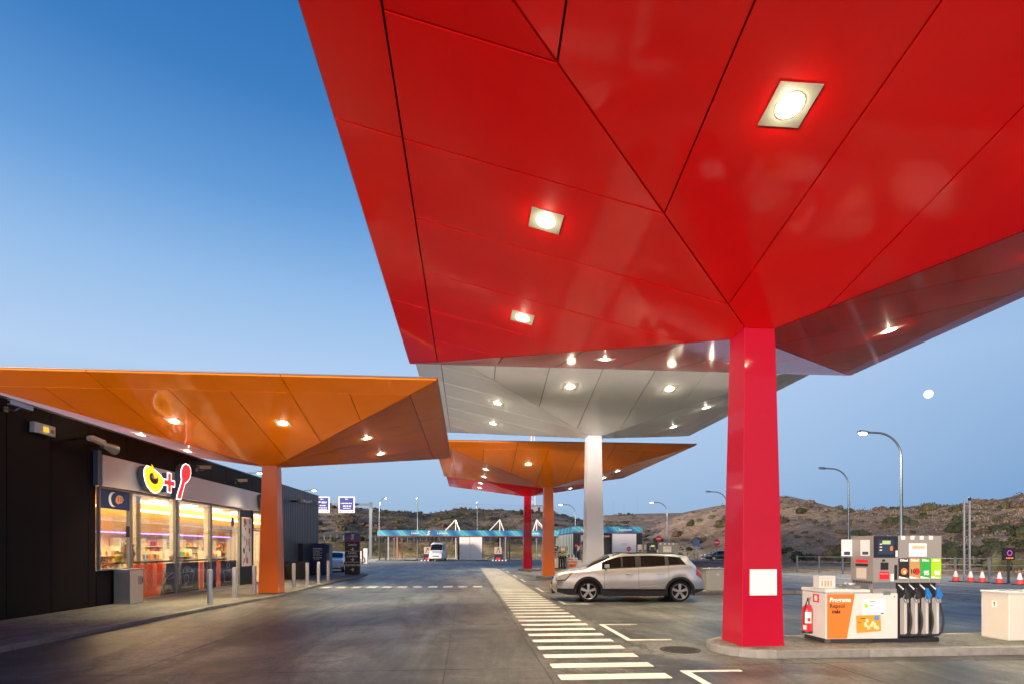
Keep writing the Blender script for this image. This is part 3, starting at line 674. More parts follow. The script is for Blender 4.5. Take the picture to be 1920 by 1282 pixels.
# illuminated logo letters on the fascia
halo = emis('sign_halo', (1, .93, .80), 2.0); sideb = mat('sign_side', (.10, .14, .24), .4, .3)
def letter(poly, off, dep, mface, parent, name):
    n_ = MB().prism(poly, dep, -off - dep, 'y'); o = n_.build(name, sideb, parent, bevel=.01)
    face = [(x, z) for x, z in inset(poly, .015)]
    MB().prism(inset(poly, -.014), .012, -off - dep - .001 - .012, 'y').build('halo', halo, o)
    MB().prism(face, .006, -off - dep - .014 - .006, 'y').build('face', mface, o); return off + dep + .021
def logo(u0, label, cat='sign'):
    return wthing('wall_logo', label, cat, u0, .17, 0)
yel = emis('sign_yellow', (1, .42, .01), 1.25); redm = emis('sign_red', (1, .015, .02), 1.1); purp = mat('sign_purple', (.06, .035, .11), .4)
FR = [(18.30, 4.22), (18.50, 4.20), (18.72, 4.13), (18.92, 4.06), (19.07, 3.95), (19.10, 3.85), (19.02, 3.70), (18.88, 3.57), (18.70, 3.50), (18.50, 3.54), (18.32, 3.66), (18.22, 3.82), (18.17, 3.98), (18.20, 4.12)]
def fruit(u0, label):
    lg = logo(u0, label)
    p = [((x - 18.64) * 1.14 + .49, (z - 3.86) * 1.12 + 3.88) for x, z in FR]; off = letter(p, .02, .20, yel, lg, 'fruit_letter')
    b = ell(.45, 3.93, .24, .17, -15, 16)[:-1]; flat(b, -off, purp, lg, 'purple_patch', .004)
    flat([(.30, 3.98), (.42, 3.9), (.55, 3.98), (.60, 4.1), (.47, 4.04), (.40, 4.1)], -off - .005, M['print_white'], lg, 'white_patch', .004)
    flat([(.52, 3.92), (.62, 4.0), (.58, 4.12), (.42, 4.2), (.38, 4.32), (.30, 4.36), (.36, 4.26), (.27, 4.3), (.16, 4.24), (.27, 4.20), (.40, 4.08)], -off - .010, yel, lg, 'leaf', .004)
    return lg
fruit(18.15, 'backlit yellow fruit shaped emblem at the left of the shop fascia')
lg = logo(19.2, 'backlit red plus sign on the shop fascia between fruit and spoon emblems')
letter([(.22, 3.58), (.42, 3.58), (.42, 3.80), (.64, 3.80), (.64, 3.99), (.42, 3.99), (.42, 4.22), (.22, 4.22), (.22, 3.99), (.0, 3.99), (.0, 3.80), (.22, 3.80)], .02, .18, redm, lg, 'plus_letter')
lg = logo(19.9, 'backlit red spoon shaped emblem rising above the shop fascia')
letter([(.02, 3.40), (.28, 3.40), (.44, 3.75), (.56, 4.00), (.70, 4.06), (.86, 4.20), (.94, 4.38), (.92, 4.56), (.80, 4.66), (.60, 4.68), (.42, 4.60), (.32, 4.44), (.30, 4.24), (.34, 4.10), (.26, 3.9), (.10, 3.62)], .02, .2, redm, lg, 'spoon_letter')
fruit(27.2, 'second yellow fruit emblem glowing beside the orange column above the shop door')
# cameras, horn, lamp and control box on the dark wall
def cctv(u0, z, label, rz=0, c=M['white']):
    t = wthing('wall_camera', label, 'security camera', u0, 0, z, 'cameras and lamps on the shop wall')
    MB().box(-.05, -.03, -.06, .05, 0, .06).build('mount', M['steel_dull'], t); MB().tube([(0, -.03, 0), (0, -.22, -.03), (.03, -.28, .03)], .018, 8).build('arm', M['steel_dull'], t)
    m_ = MB(); m_.box(-.22, -.065, -.05, .24, .065, .06); m_.box(-.26, -.075, .062, .28, .075, .075); g = Matrix.Translation((.03, -.30, .09)) @ Matrix.Rotation(rz, 4, 'Z') @ Matrix.Rotation(R(7), 4, 'Y'); m_.turn(g); o = m_.build('housing', c, t, bevel=.006)
    l = MB(); l.lathe([(.035, 0), (.035, .01)], 12); l.turn(g @ Matrix.Translation((-.235, 0, 0)) @ Matrix.Rotation(R(90), 4, 'Y')); l.build('lens', M['black'], o)
cctv(13.62, 4.88, 'white wall camera at the left edge, nearest on the dark wall', R(-20)); cctv(22.0, 4.68, 'white wall camera above the fascia right of the red spoon emblem', R(150))
cctv(25.25, 4.58, 'beige wall camera above the fascia close to the orange column', R(150), mat('beige_housing', (.45, .38, .28), .5)); cctv(34.3, 4.42, 'white wall camera on the grey ribbed wall', R(150)); cctv(36.4, 4.46, 'small wall camera at the far corner of the grey ribbed wall', R(160))
t = wthing('control_box', 'white control box with small yellow display high on the dark wall', 'control box', 14.55, .0, 4.62)
MB().box(-.26, -.12, -.12, .40, 0, .14).build('box', M['white'], t, bevel=.012); MB().box(.0, -.126, -.06, .18, -.12, .08).build('display', emis('box_display', (.9, .6, .05), .5), t)
MB().lathe([(.05, 0), (.045, .02)], 12).turn(Matrix.Translation((.29, -.12, .0)) @ Matrix.Rotation(R(90), 4, 'X')).build('button', M['orange_print'], t)
for q, (u0, z, lab, c, fl) in enumerate(((15.75, 4.62, 'cream cylindrical wall spotlight on a dark arm beside the control box', mat('cream_metal', (.62, .56, .40), .5), 1), (16.25, 4.52, 'silver flared wall spotlight left of the fascia', M['steel_dull'], 1.5))):
    t = wthing('wall_spotlight', lab, 'spotlight', u0, 0, z, 'cameras and lamps on the shop wall')
    MB().tube([(0, 0, 0), (0, -.35, .03), (.0, -.45, .02)], .025, 8).build('arm', M['black'], t)
    m_ = MB(); m_.tube([(-.1, -.44, .0), (.02, -.46, .02), (.30, -.50, -.03), (.36, -.51, -.04)], [.07, .085, .09 * fl, .095 * fl], 16); m_.build('housing', c, t, smooth=True)
t = wthing('wall_camera', 'brown camera housing with dark arm on the grey wall right of the orange column', 'security camera', 32.2, 0, 4.37, 'cameras and lamps on the shop wall')
MB().tube([(0, 0, 0), (0, -.5, .0)], .05, 8).build('arm', M['black'], t); MB().box(-.25, -.62, -.09, .35, -.42, .08).build('housing', mat('brown_housing', (.3, .2, .12), .5), t, bevel=.01)
MB().box(.30, -.615, -.02, .62, -.45, .12).build('housing', M['white'], t, bevel=.01)

# ================================================================ pavement furniture
def bollard(x, y, label, z=.08):
    t = thing('bollard', label, 'bollard', (x, y, z), 0, 'steel bollards along the pavement edge')
    MB().lathe([(.072, 0), (.072, .97), (.066, 1.0), (.02, 1.02)], 18).build('post', M['steel'], t, smooth=True); MB().lathe([(.11, 0), (.105, .012), (.074, .014)], 18).build('base_ring', M['steel_dull'], t)
for (x, y), lb in zip([(-7.46, 16.93), (-7.53, 18.86), (-7.63, 20.82), (-7.24, 24.14), (-6.98, 25.2), (-6.86, 26.6), (-6.95, 28.83)],
    ['nearest steel bollard, in front of the middle shop pane', 'steel bollard before the dark post of the shop front, second from the camera', 'steel bollard just left of the orange column', 'steel bollard right of the orange column by the black bin',
     'steel bollard in front of the dark side of the blue locker', 'steel bollard in front of the printed side of the blue locker', 'farthest steel bollard at the right corner of the blue locker']): bollard(x, y, lb)
t = thing('litter_bin', 'black tapered litter bin against the grey ribbed wall', 'bin', (-9.15, 31.0, .08), 0)
MB().taper(-.42, -.42, .42, .42, 0, .85, 1.12).build('body', M['black'], t, bevel=.02); MB().box(-.47, -.47, .86, .47, .47, .93).build('lid', M['black'], t, bevel=.02); MB().box(-.05, -.475, .72, .05, -.468, .78).build('badge', M['print_white'], t)
t = thing('parcel_locker', 'dark blue service locker with white lettering at the end of the pavement', 'locker', (-9.45, 33.3, .08), 0)
MB().box(-.32, 0, 0, -.02, 2.1, 1.93).build('case', mat('locker_dark', (.012, .018, .03), .5), t, bevel=.01)
MB().box(-.22, 2.12, .05, .70, 3.1, 1.96).build('case', mat('locker_navy', (.01, .034, .11), .5), t, bevel=.01)
MB().box(-.20, 2.14, 0, .68, 3.08, .049).build('plinth', M['black'], t)
MB().box(.72, 2.2, 0, .95, 3.0, 1.95).build('side_cabinet', mat('locker_side', (.08, .14, .24), .4), t, bevel=.01)
MB().box(.75, 2.19, 1.35, .92, 2.198, 1.85).build('screen', mat('locker_screen', (.01, .02, .04), .2), t)
def print_lines(parent, rows, y, m_):     # lines of print too small to read in the photograph
    for (x0_, x1_, z_, h_) in rows:
        x_ = x0_; lr = random.Random(int(z_ * 100))
        while x_ < x1_ - .03:
            w__ = min(lr.uniform(.35, 1.1) * h_ * 3, x1_ - x_); MB().box(x_, y - .003, z_, x_ + w__, y, z_ + h_).build('print_line', m_, parent); x_ += w__ + h_ * .45
print_lines(t, [(-.10, .52, 1.60, .06), (-.10, .54, 1.52, .03), (-.10, .38, 1.44, .035), (-.10, .54, 1.35, .035), (-.10, .42, 1.27, .03), (-.10, .54, 1.19, .035), (-.07, .52, 1.04, .06), (.05, .36, .94, .03)], 2.117, M['print_white'])
t = thing('direction_totem', 'brown direction totem lettered Lavado with arrows at the pavement end', 'sign', (-7.2, 36.1, .08), R(-3))
MB().box(-.46, -.10, 0, .46, .10, 2.62).build('body', mat('totem_brown', (.035, .022, .02), .4), t, bevel=.012)
MB().box(-.455, -.104, 2.08, .455, -.101, 2.60).build('head_panel', mat('totem_blue', (.03, .10, .26), .4), t)
for z in (2.10, 2.30): MB().box(-.455, -.107, z, .455, -.1045, z + .06).build('stripe', mat('totem_red', (.5, .02, .1), .4), t)
text('S', .46, M['print_white'], t, (0, -.112, 2.35), bold=.01, shear=.2)
for z, ls in ((1.80, ['Lavado']), (1.15, ['Lavado', 'a presión']), (.52, ['Aspiradores'])):
    for k_, l_ in enumerate(ls): text(l_, .22, M['print_white'], t, (0, -.105, z + .13 * (len(ls) > 1) - k_ * .2 + .08), shear=.25, sx=.85, bold=.004)
    zz = z - .22
    m_ = MB(); m_.prism([(-.12, zz - .02), (.04, zz - .02), (-.02, zz - .09), (.03, zz - .12), (.13, zz), (.03, zz + .12), (-.02, zz + .09), (.04, zz + .02), (-.12, zz + .02)], .003, -.106, 'y'); m_.build('arrow', M['print_white'], t)
for z in (1.46, .76): MB().box(-.45, -.105, z, .45, -.101, z + .025).build('divider', M['print_white'], t)
# plaque on the red column (its code is left blank)
t = thing('column_plaque', 'white square plate mounted on the front of the big red column', 'plaque', (4.76, 8.638, 1.15))
MB().box(-.225, -.028, -.20, .225, -.010, .22).build('plate', M['print_white'], t, bevel=.004)

# ================================================================ pumps
M['guard'] = mat('guard_aluminium', (.62, .61, .60), .35, .4)
def pump(yc, lab, n=0, full=True):
    x0, x1, y0, y1 = 6.76, 7.97, yc - .19, yc + .36; z0 = .13
    t = thing('fuel_pump', lab, 'fuel pump', (x0, y0, z0), 0, 'fuel pumps on the islands')
    w_, d = x1 - x0, y1 - y0; P_ = M['pump_grey']
    MB().box(0.02, .02, 0, w_ - .02, d - .02, .07).build('base', M['black'], t)
    MB().box(0, .0, .07, .42, d, .90).build('hydraulic_cabinet', P_, t, bevel=.006)
    MB().box(.421, .14, .07, w_, d, .98).build('hydraulic_cabinet', M['black'], t)
    MB().box(0, .0, 1.00, w_, d, 1.79).build('head', P_, t, bevel=.008)
    MB().box(.02, .03, .901, .42, d - .02, .999).build('neck', M['steel_dull'], t)
    # display column
    MB().box(.0, -.012, 1.42, .43, -.001, 1.785).build('display_panel', mat('display_navy', (.012, .014, .024), .3), t, bevel=.004)
    MB().box(.085, -.016, 1.48, .35, -.0125, 1.72).build('display_inset', mat('display_blue', (.02, .035, .07), .3), t)
    MB().box(.15, -.021, 1.645, .29, -.0165, 1.705).build('screen', emis('lcd', (.62, .72, .25), .55), t)
    text('8', .10, M['orange_print'], t, (.31, -.018, 1.57), bold=.004)
    for k_ in range(3): MB().box(.10, -.020, 1.54 + k_ * .05, .14, -.0165, 1.555 + k_ * .05).build('price_strip', M['print_white'], t)
    MB().box(.385, -.016, 1.43, .42, -.0125, 1.54).build('tag', M['print_white'], t)
    MB().box(.0, -.010, 1.01, .43, -.001, 1.41).build('payment_panel', M['pump_grey'], t, bevel=.003)
    MB().box(.12, -.024, 1.22, .25, -.0105, 1.34).build('card_slot', M['black'], t); MB().box(.10, -.020, 1.06, .27, -.0105, 1.19).build('label', M['red_print'], t); MB().box(.105, -.0215, 1.15, .255, -.0205, 1.155).build('label', M['print_white'], t)
    MB().box(.30, -.016, 1.03, .35, -.0105, 1.15).build('label', M['print_white'], t); MB().box(.365, -.016, 1.05, .415, -.0105, 1.30).build('label', M['black'], t)
    MB().lathe([(.022, 0), (.02, .02)], 12).turn(Matrix.Translation((.17, -.01, 1.375)) @ Matrix.Rotation(R(90), 4, 'X')).build('camera_eye', M['black'], t)
    # product columns
    MB().box(.44, -.008, 1.42, w_, -.001, 1.785).build('notice_panel', M['pump_grey'], t)
    MB().box(.625, -.013, 1.44, .94, -.0085, 1.66).build('notice', M['print_white'], t); MB().box(.68, -.0165, 1.57, .91, -.0135, 1.62).build('notice_text', mat('pale_orange', (.8, .35, .2), .5), t)
    for k_ in range(4): MB().box(.49 + k_ * .165, -.013, 1.725, .555 + k_ * .165, -.0085, 1.785).build('cap_label', M['print_white'], t)
    pw = (w_ - .44) / 4
    for k_, (mm, tx) in enumerate(((M['black_print'], 'Diésel'), (M['tan_print'], 'Diésel'), (M['green_print'], 'Efitec'), (M['lime_print'], 'Efitec'))):
        a = .445 + k_ * pw
        MB().box(a, -.010, 1.07, a + pw - .01, -.001, 1.41).build('product_panel', mm, t); MB().prism([(a, 1.072), (a + pw - .01, 1.072), (a + pw - .01, 1.075), (a, 1.11)], .003, -.0135, 'y').build('panel_foot', M['print_white'], t)
        text(tx, .055, M['print_white'], t, (a + pw / 2 - .005, -.012, 1.375), bold=.002)
        if k_ < 2:
            MB().lathe([(.0, 0), (.045, .004), (.058, .0), (.058, -.001)], 20).turn(Matrix.Translation((a + pw / 2 + (.035 if k_ else 0), -.011, 1.19)) @ Matrix.Rotation(R(90), 4, 'X')).build('emblem', M['orange_print'] if not k_ else M['red_print'], t)
            text('e' if not k_ else '10', .1, M['print_white'] if not k_ else M['black_print'], t, (a + pw / 2 - (.0 if not k_ else .04), -.017, 1.19), bold=.003)
        else: text('95' if k_ == 2 else '98', .10, M['print_white'], t, (a + pw / 2 + .01, -.013, 1.16), bold=.004)
        if k_: MB().box(a - .009, -.012, .98, a - .002, -.001, 1.41).build('rib', M['steel_dull'], t)
        # nozzle bay, nozzle, hose, steel guard strip
        MB().box(a, .10, .72, a + pw - .012, .135, 1.04).build('nozzle_bay', M['black'], t, bevel=.004)
        MB().box(a + pw * .66, .02, .12, a + pw - .02, .12, .74).build('guard', M['guard'], t, bevel=.004)
        MB().box(a + .02, .12, .12, a + pw * .33, .135, .74).build('guard_recess', M['rubber'], t)
        nb = mat('nozzle_blue', (.01, .13, .42), .4) if k_ > 1 and 'nozzle_blue' not in bpy.data.materials else (bpy.data.materials['nozzle_blue'] if k_ > 1 else M['rubber'])
        cx = a + pw * .5
        m_ = MB(); m_.tube([(cx - .055, .05, .965), (cx - .03, .0, .91), (cx - .005, -.03, .87)], [.012, .013, .016], 8); nz_ = m_.build('nozzle', M['steel'], t, smooth=True)
        m_ = MB(); m_.prism([(cx - .03, .89), (cx + .0, .925), (cx + .045, .84), (cx + .075, .80), (cx + .06, .75), (cx + .0, .72), (cx - .02, .79)], .05, -.065, 'y'); m_.build('grip', nb, nz_, bevel=.01)
        m_ = MB(); m_.tube([(cx - .02, -.04, .80), (cx - .05, -.05, .74), (cx - .02, -.05, .68), (cx + .03, -.045, .66)], .008, 6); m_.build('trigger_guard', M['steel_dull'], nz_)
        pts = [(cx + .03, -.04, .74), (cx + .04, -.045, .62)] + [(cx + .045 + .028 * math.sin(PI * q / 8), -.05 - .02 * math.sin(PI * q / 8), .60 - .48 * q / 8) for q in range(1, 8)] + [(cx + .02, -.03, .13), (cx - .03, .03, .11), (cx - .06, .09, .14)]
        MB().tube(pts, .015, 8).build('hose', M['rubber'], t, smooth=True)
        MB().tube([(cx + .03, -.04, .76), (cx + .037, -.043, .67)], .019, 8).build('hose_swivel', M['steel_dull'], t)
    # left side posters
    MB().box(-.004, .08, 1.45, -.001, .30, 1.72).build('side_notice', M['print_white'], t); MB().box(-.006, .11, 1.47, -.0045, .25, 1.52).build('side_notice', M['blue_print'], t)
    MB().box(-.004, .12, 1.33, -.001, .42, 1.385).build('side_label', M['red_print'], t); MB().box(-.004, .12, 1.27, -.001, .42, 1.315).build('side_label', M['black_print'], t)
    MB().box(-.004, .16, 1.06, -.001, .40, 1.24).build('side_notice', mat('tan_notice', (.5, .45, .38), .5), t) if 'tan_notice' not in bpy.data.materials else MB().box(-.004, .16, 1.06, -.001, .40, 1.24).build('side_notice', bpy.data.materials['tan_notice'], t)
    for k_ in range(12): MB().box(-.003, .03 + k_ * .04, .985, -.001, .05 + k_ * .04, 1.03).build('vent_slot', M['black'], t) if k_ < 12 and full else None
    MB().box(-.20, .50, 1.44, -.005, .512, 1.73).build('flag_notice', M['print_white'], t); MB().box(-.16, .494, 1.46, -.05, .4985, 1.52).build('flag_notice', M['blue_print'], t)
    MB().box(.17, -.008, .80, .30, -.001, .86).build('handle_recess', M['steel_dull'], t)
    # the service counter beside it
    c = thing('service_counter', lab.replace('fuel pump', 'service counter').replace('fuel dispenser', 'service counter'), 'counter', (5.93, yc - .19, z0), 0, 'white service counters beside the pumps')
    c['label'] = ['white service counter with orange panel and writing by the big red column', 'white service counter hidden behind the silver car by the white column', 'white service counter by the second orange column', 'white service counter by the farthest red column'][n]
    mb = MB(); mb.prism([(.02, .06), (.02, .62), (.82, .62), (.82, .0), (.08, .0)], .07, 0, 'z'); mb.build('plinth', M['plinth'], c)
    mb = MB(); mb.prism([(0, .0), (0, .66), (.82, .66), (.82, 0)], .76, .071, 'z'); mb.build('cabinet', M['white'], c, bevel=.012)
    MB().box(-.012, -.012, .835, .78, .68, .895).build('worktop', M['white'], c, bevel=.02)
    MB().box(.821, .0, .071, 1.245, .12, .83).build('cabinet', M['white'], c, bevel=.006) if False else None
    fp = MB().box(.01, -.006, .075, 1.255, -.001, .825).build('front_panel', M['white'], c); 
    MB().box(.823, -.0005, .071, 1.25, .0, .825).build('front_back', M['white'], c)
    flat([(.015, .08), (.36, .08), (.50, .82), (.015, .82)], -.007, M['orange_print'], c, 'orange_panel', .002)
    text('Programa', .10, M['print_white'], c, (.24, -.0105, .72), shear=.2, bold=.0035, sx=.95)
    text('Repsol', .098, M['black_print'], c, (.19, -.0105, .62), bold=.001); text('más', .095, M['black_print'], c, (.17, -.0105, .53), bold=.003, shear=.15)
    flat([(.64, .46), (1.04, .46), (1.04, .73), (.64, .73)], -.007, M['print_white'], c, 'poster', .0015)
    flat([(.67, .59), (.73, .59), (.73, .65), (.67, .65)], -.009, M['lime_print'], c, 'poster_icon', .001); text('VISA', .035, M['blue_print'], c, (.98, -.0105, .49), shear=.25, bold=.001)
    cardp = [(.53, .17), (.96, .20), (.95, .47), (.52, .46)]
    flat(cardp, -.0105, M['yellow_print'], c, 'card', .002)
    flat(ell(.88, .42, .045, .045, 0, 16)[:-1], -.013, mat('badge_blue', (.05, .22, .5), .5) if 'badge_blue' not in bpy.data.materials else bpy.data.materials['badge_blue'], c, 'badge', .001)
    rr_ = random.Random(9)
    for k_ in range(9):
        a = rr_.uniform(.66, .90); b = rr_.uniform(.21, .36); flat([(a, b), (a + .05, b + .01), (a + .035, b + .07), (a - .01, b + .05)], -.0135 - .0002 * k_, mat('card_cream', (.75, .55, .3), .5) if 'card_cream' not in bpy.data.materials else bpy.data.materials['card_cream'], c, 'card_print', .0002)
    print_lines(c, [(.60, .70, .405, .014), (.55, .62, .34, .010), (.76, .86, .69, .010), (.76, .84, .62, .008)], -.0135, M['black_print'])
    MB().lathe([(.012, 0), (.01, .006)], 10).turn(Matrix.Translation((1.20, -.006, .77)) @ Matrix.Rotation(R(90), 4, 'X')).build('lock', M['steel_dull'], c)
    MB().box(-.004, .18, .66, -.001, .34, .80).build('extinguisher_label', M['red_print'], c); MB().box(-.0055, .225, .685, -.0045, .295, .775).build('extinguisher_label', M['print_white'], c)
    if full:
        b_ = thing('glove_dispenser', 'white glove and paper dispenser standing on the near service counter', 'dispenser', (6.12, yc + .15, z0 + .897), R(2))
        MB().box(-.14, -.08, 0, .16, .08, .21).build('case', M['white'], b_, bevel=.006)
        for k_ in range(4): MB().box(-.10 + k_ * .055, -.084, .03, -.075 + k_ * .055, -.0805, .13).build('slot', M['yellow_print'] if k_ in (1, 2) else M['grey_print'], b_)
        for k_ in range(6): MB().box(-.12 + k_ * .04, -.0835, .165, -.1 + k_ * .04, -.0805, .18).build('print', M['grey_print'], b_)
        p_ = thing('paper_stack', 'crumpled white paper on a tray on the near service counter', 'paper', (6.55, yc + .1, z0 + .897))
        mb = MB(); mb.box(-.12, -.08, 0, .14, .1, .045); mb.build('tray', M['steel_dull'], p_)
        mb = MB(); pr = random.Random(2)
        q = [[(-.1 + i * .03, -.06 + j * .03, .048 + pr.uniform(0, .05)) for i in range(7)] for j in range(5)]
        mb.add([v for r_ in q for v in r_], [(j * 7 + i, j * 7 + i + 1, (j + 1) * 7 + i + 1, (j + 1) * 7 + i) for j in range(4) for i in range(6)]); mb.build('paper', M['print_white'], p_)
        e = thing('fire_extinguisher', 'red fire extinguisher with white label hanging on the near white counter', 'fire extinguisher', (5.84, yc + .18, z0 + .13), R(0))
        MB().lathe([(.075, 0), (.08, .01), (.08, .40), (.06, .455), (.025, .48)], 20).build('cylinder', mat('extinguisher_red', (.6, .01, .02), .3, coat=.5), e, smooth=True)
        MB().lathe([(.082, -.01), (.084, .03)], 20).build('foot_ring', M['black'], e); MB().lathe([(.02, .48), (.022, .53)], 10).build('valve', M['steel_dull'], e)
        MB().tube([(0, 0, .53), (-.02, -.05, .56), (-.05, -.10, .60)], .012, 6).build('handle', M['black'], e); MB().tube([(0, 0, .52), (-.06, -.06, .50), (-.085, -.05, .35), (-.08, -.04, .15)], .010, 8).build('hose', M['rubber'], e)
        def lab_(a0, a1, z0_, z1_, mm, r_=.0815):
            vs = []; 
            for i in range(7):
                a = R(a0 + (a1 - a0) * i / 6); vs += [(r_ * math.cos(a), r_ * math.sin(a), z0_), (r_ * math.cos(a), r_ * math.sin(a), z1_)]
            MB().add(vs, [(2 * i, 2 * i + 2, 2 * i + 3, 2 * i + 1) for i in range(6)]).build('label', mm, e)
        lab_(-150, -70, .17, .36, M['print_white']); lab_(-120, -85, .20, .26, M['red_print'], .0825); lab_(-170, -130, .06, .13, M['print_white'])
    return t
pump(YC[0], 'near fuel pump with four hoses, dark display and coloured product panels')
pump(YC[1], 'fuel pump whose top shows just above the roof of the silver car', 1, False)
pump(YC[2], 'fuel pump on the island of the second orange canopy behind the white column', 2, False)
pump(YC[3], 'farthest fuel pump seen between the second orange column and the white column', 3, False)
def concrete_bin(x, y, lab, s=1):
    t = thing('service_box', lab, 'box', (x, y, .13), 0, 'cream service boxes on the islands')
    MB().box(-.30 * s, -.26, 0, .55 * s, .26, .80).build('body', mat('cream_body', (.50, .475, .42), .5, var=.08) if 'cream_body' not in bpy.data.materials else bpy.data.materials['cream_body'], t, bevel=.015)
    MB().box(-.31 * s, -.27, .801, .56 * s, .27, .835).build('lid', M['white'], t, bevel=.008)
    MB().box(-.305 * s, -.05, .55, -.302 * s, .05, .66).build('sticker', M['print_white'], t)
    m_ = MB(); m_.prism([(-.008, .57), (.008, .57), (.008, .62), (.02, .62), (0, .645), (-.02, .62), (-.008, .62)], .0015, -.3075 * s, 'x'); m_.build('sticker_mark', M['black_print'], t)
    MB().box(.1 * s, -.265, .55, .2 * s, -.262, .66).build('sticker', M['print_white'], t)
concrete_bin(9.52, YC[0] + .08, 'cream service box at the right edge on the near pump island'); concrete_bin(9.25, YC[1] - .2, 'cream service box between the silver car and the big red column')
concrete_bin(9.25, YC[2], 'cream service box on the island of the second orange canopy')
t = thing('info_stand', 'orange fronted info stand on the far island right of the second orange column', 'stand', (8.2, YC[3] - .1, .13))
MB().box(-.4, -.3, 0, .5, .3, .85).build('body', M['white'], t, bevel=.02); MB().box(-.38, -.306, .05, .1, -.301, .83).build('front', M['orange_print'], t)
for k_ in range(5): MB().lathe([(.05, .87), (.05, 1.05), (.02, 1.1), (.02, 1.14)], 8, (-.3 + k_ * .13, .0, 0)).build('bottle', gm[3] if k_ % 2 else gm[4], t)
#@@PART3
# ================================================================ vehicles
def lut(p):
    return lambda x: interp(p, x)
MPV = dict(L=4.83, xw=(1.149, 4.05), rw=.335, ra=.405, bot=.215, clad=.34,
    top=[(0, .66), (.05, .78), (.14, .90), (.30, .965), (.45, 1.0), (.76, 1.05), (1.07, 1.09), (1.40, 1.285), (1.75, 1.46), (1.95, 1.52), (2.31, 1.56), (3.15, 1.575), (3.93, 1.535), (4.36, 1.485), (4.45, 1.41), (4.58, 1.22), (4.70, 1.03), (4.79, .85), (4.83, .66)],
    belt=[(0, .60), (.14, .80), (.45, .93), (.76, .97), (1.3, 1.01), (1.6, 1.03), (2.8, 1.09), (4.2, 1.18), (4.45, 1.16), (4.6, 1.08), (4.75, .88), (4.83, .60)],
    edge=[(0, .64), (.14, .87), (.45, .975), (.76, 1.02), (1.07, 1.055), (1.45, 1.20), (1.75, 1.335), (2.0, 1.42), (2.31, 1.475), (3.15, 1.495), (3.93, 1.455), (4.34, 1.39), (4.48, 1.27), (4.62, 1.10), (4.76, .88), (4.83, .64)],
    w=[(0, .60), (.06, .70), (.15, .79), (.35, .87), (.7, .91), (1.1, .925), (4.1, .925), (4.5, .90), (4.72, .85), (4.83, .78)],
    ew=[(0, .55), (.14, .70), (.76, .76), (1.07, .78), (1.5, .74), (2.0, .69), (3.9, .68), (4.34, .66), (4.5, .70), (4.7, .74), (4.83, .70)],
    win=[(1.62, 2.20, 0), (2.26, 2.66, 0), (2.84, 3.60, 0), (3.72, 4.24, .16)], ws=(1.12, 1.86), rg=(4.40, 4.62), seams=(1.66, 2.75, 3.70))
SUV = dict(MPV)
VAN = dict(L=5.6, xw=(.95, 4.5), rw=.34, ra=.42, bot=.25, clad=.42,
    top=[(0, .80), (.05, 1.0), (.15, 1.12), (.5, 1.28), (.85, 1.42), (1.2, 1.85), (1.55, 2.3), (1.9, 2.52), (2.4, 2.6), (5.4, 2.6), (5.55, 2.45), (5.6, 2.3)],
    belt=[(0, .7), (.15, .95), (.5, 1.1), (.85, 1.2), (1.5, 1.28), (5.6, 1.3)],
    edge=[(0, .75), (.15, 1.05), (.5, 1.22), (.85, 1.36), (1.2, 1.72), (1.55, 2.1), (1.9, 2.35), (2.4, 2.45), (5.4, 2.45), (5.6, 2.2)],
    w=[(0, .75), (.06, .85), (.2, .93), (.5, .98), (1, 1.0), (5.4, 1.0), (5.6, .97)],
    ew=[(0, .7), (.15, .8), (.85, .85), (1.55, .82), (2.0, .82), (5.6, .84)],
    win=[(1.25, 2.2, 0)], ws=(.92, 1.62), rg=(5.58, 5.6), seams=(1.2, 2.3))
car_glass = mat('car_glass', (.010, .010, .010), .05, spec=.45)
rim_m = mat('alloy_rim', (.48, .48, .49), .3, .5); tyre_m = M['rubber']
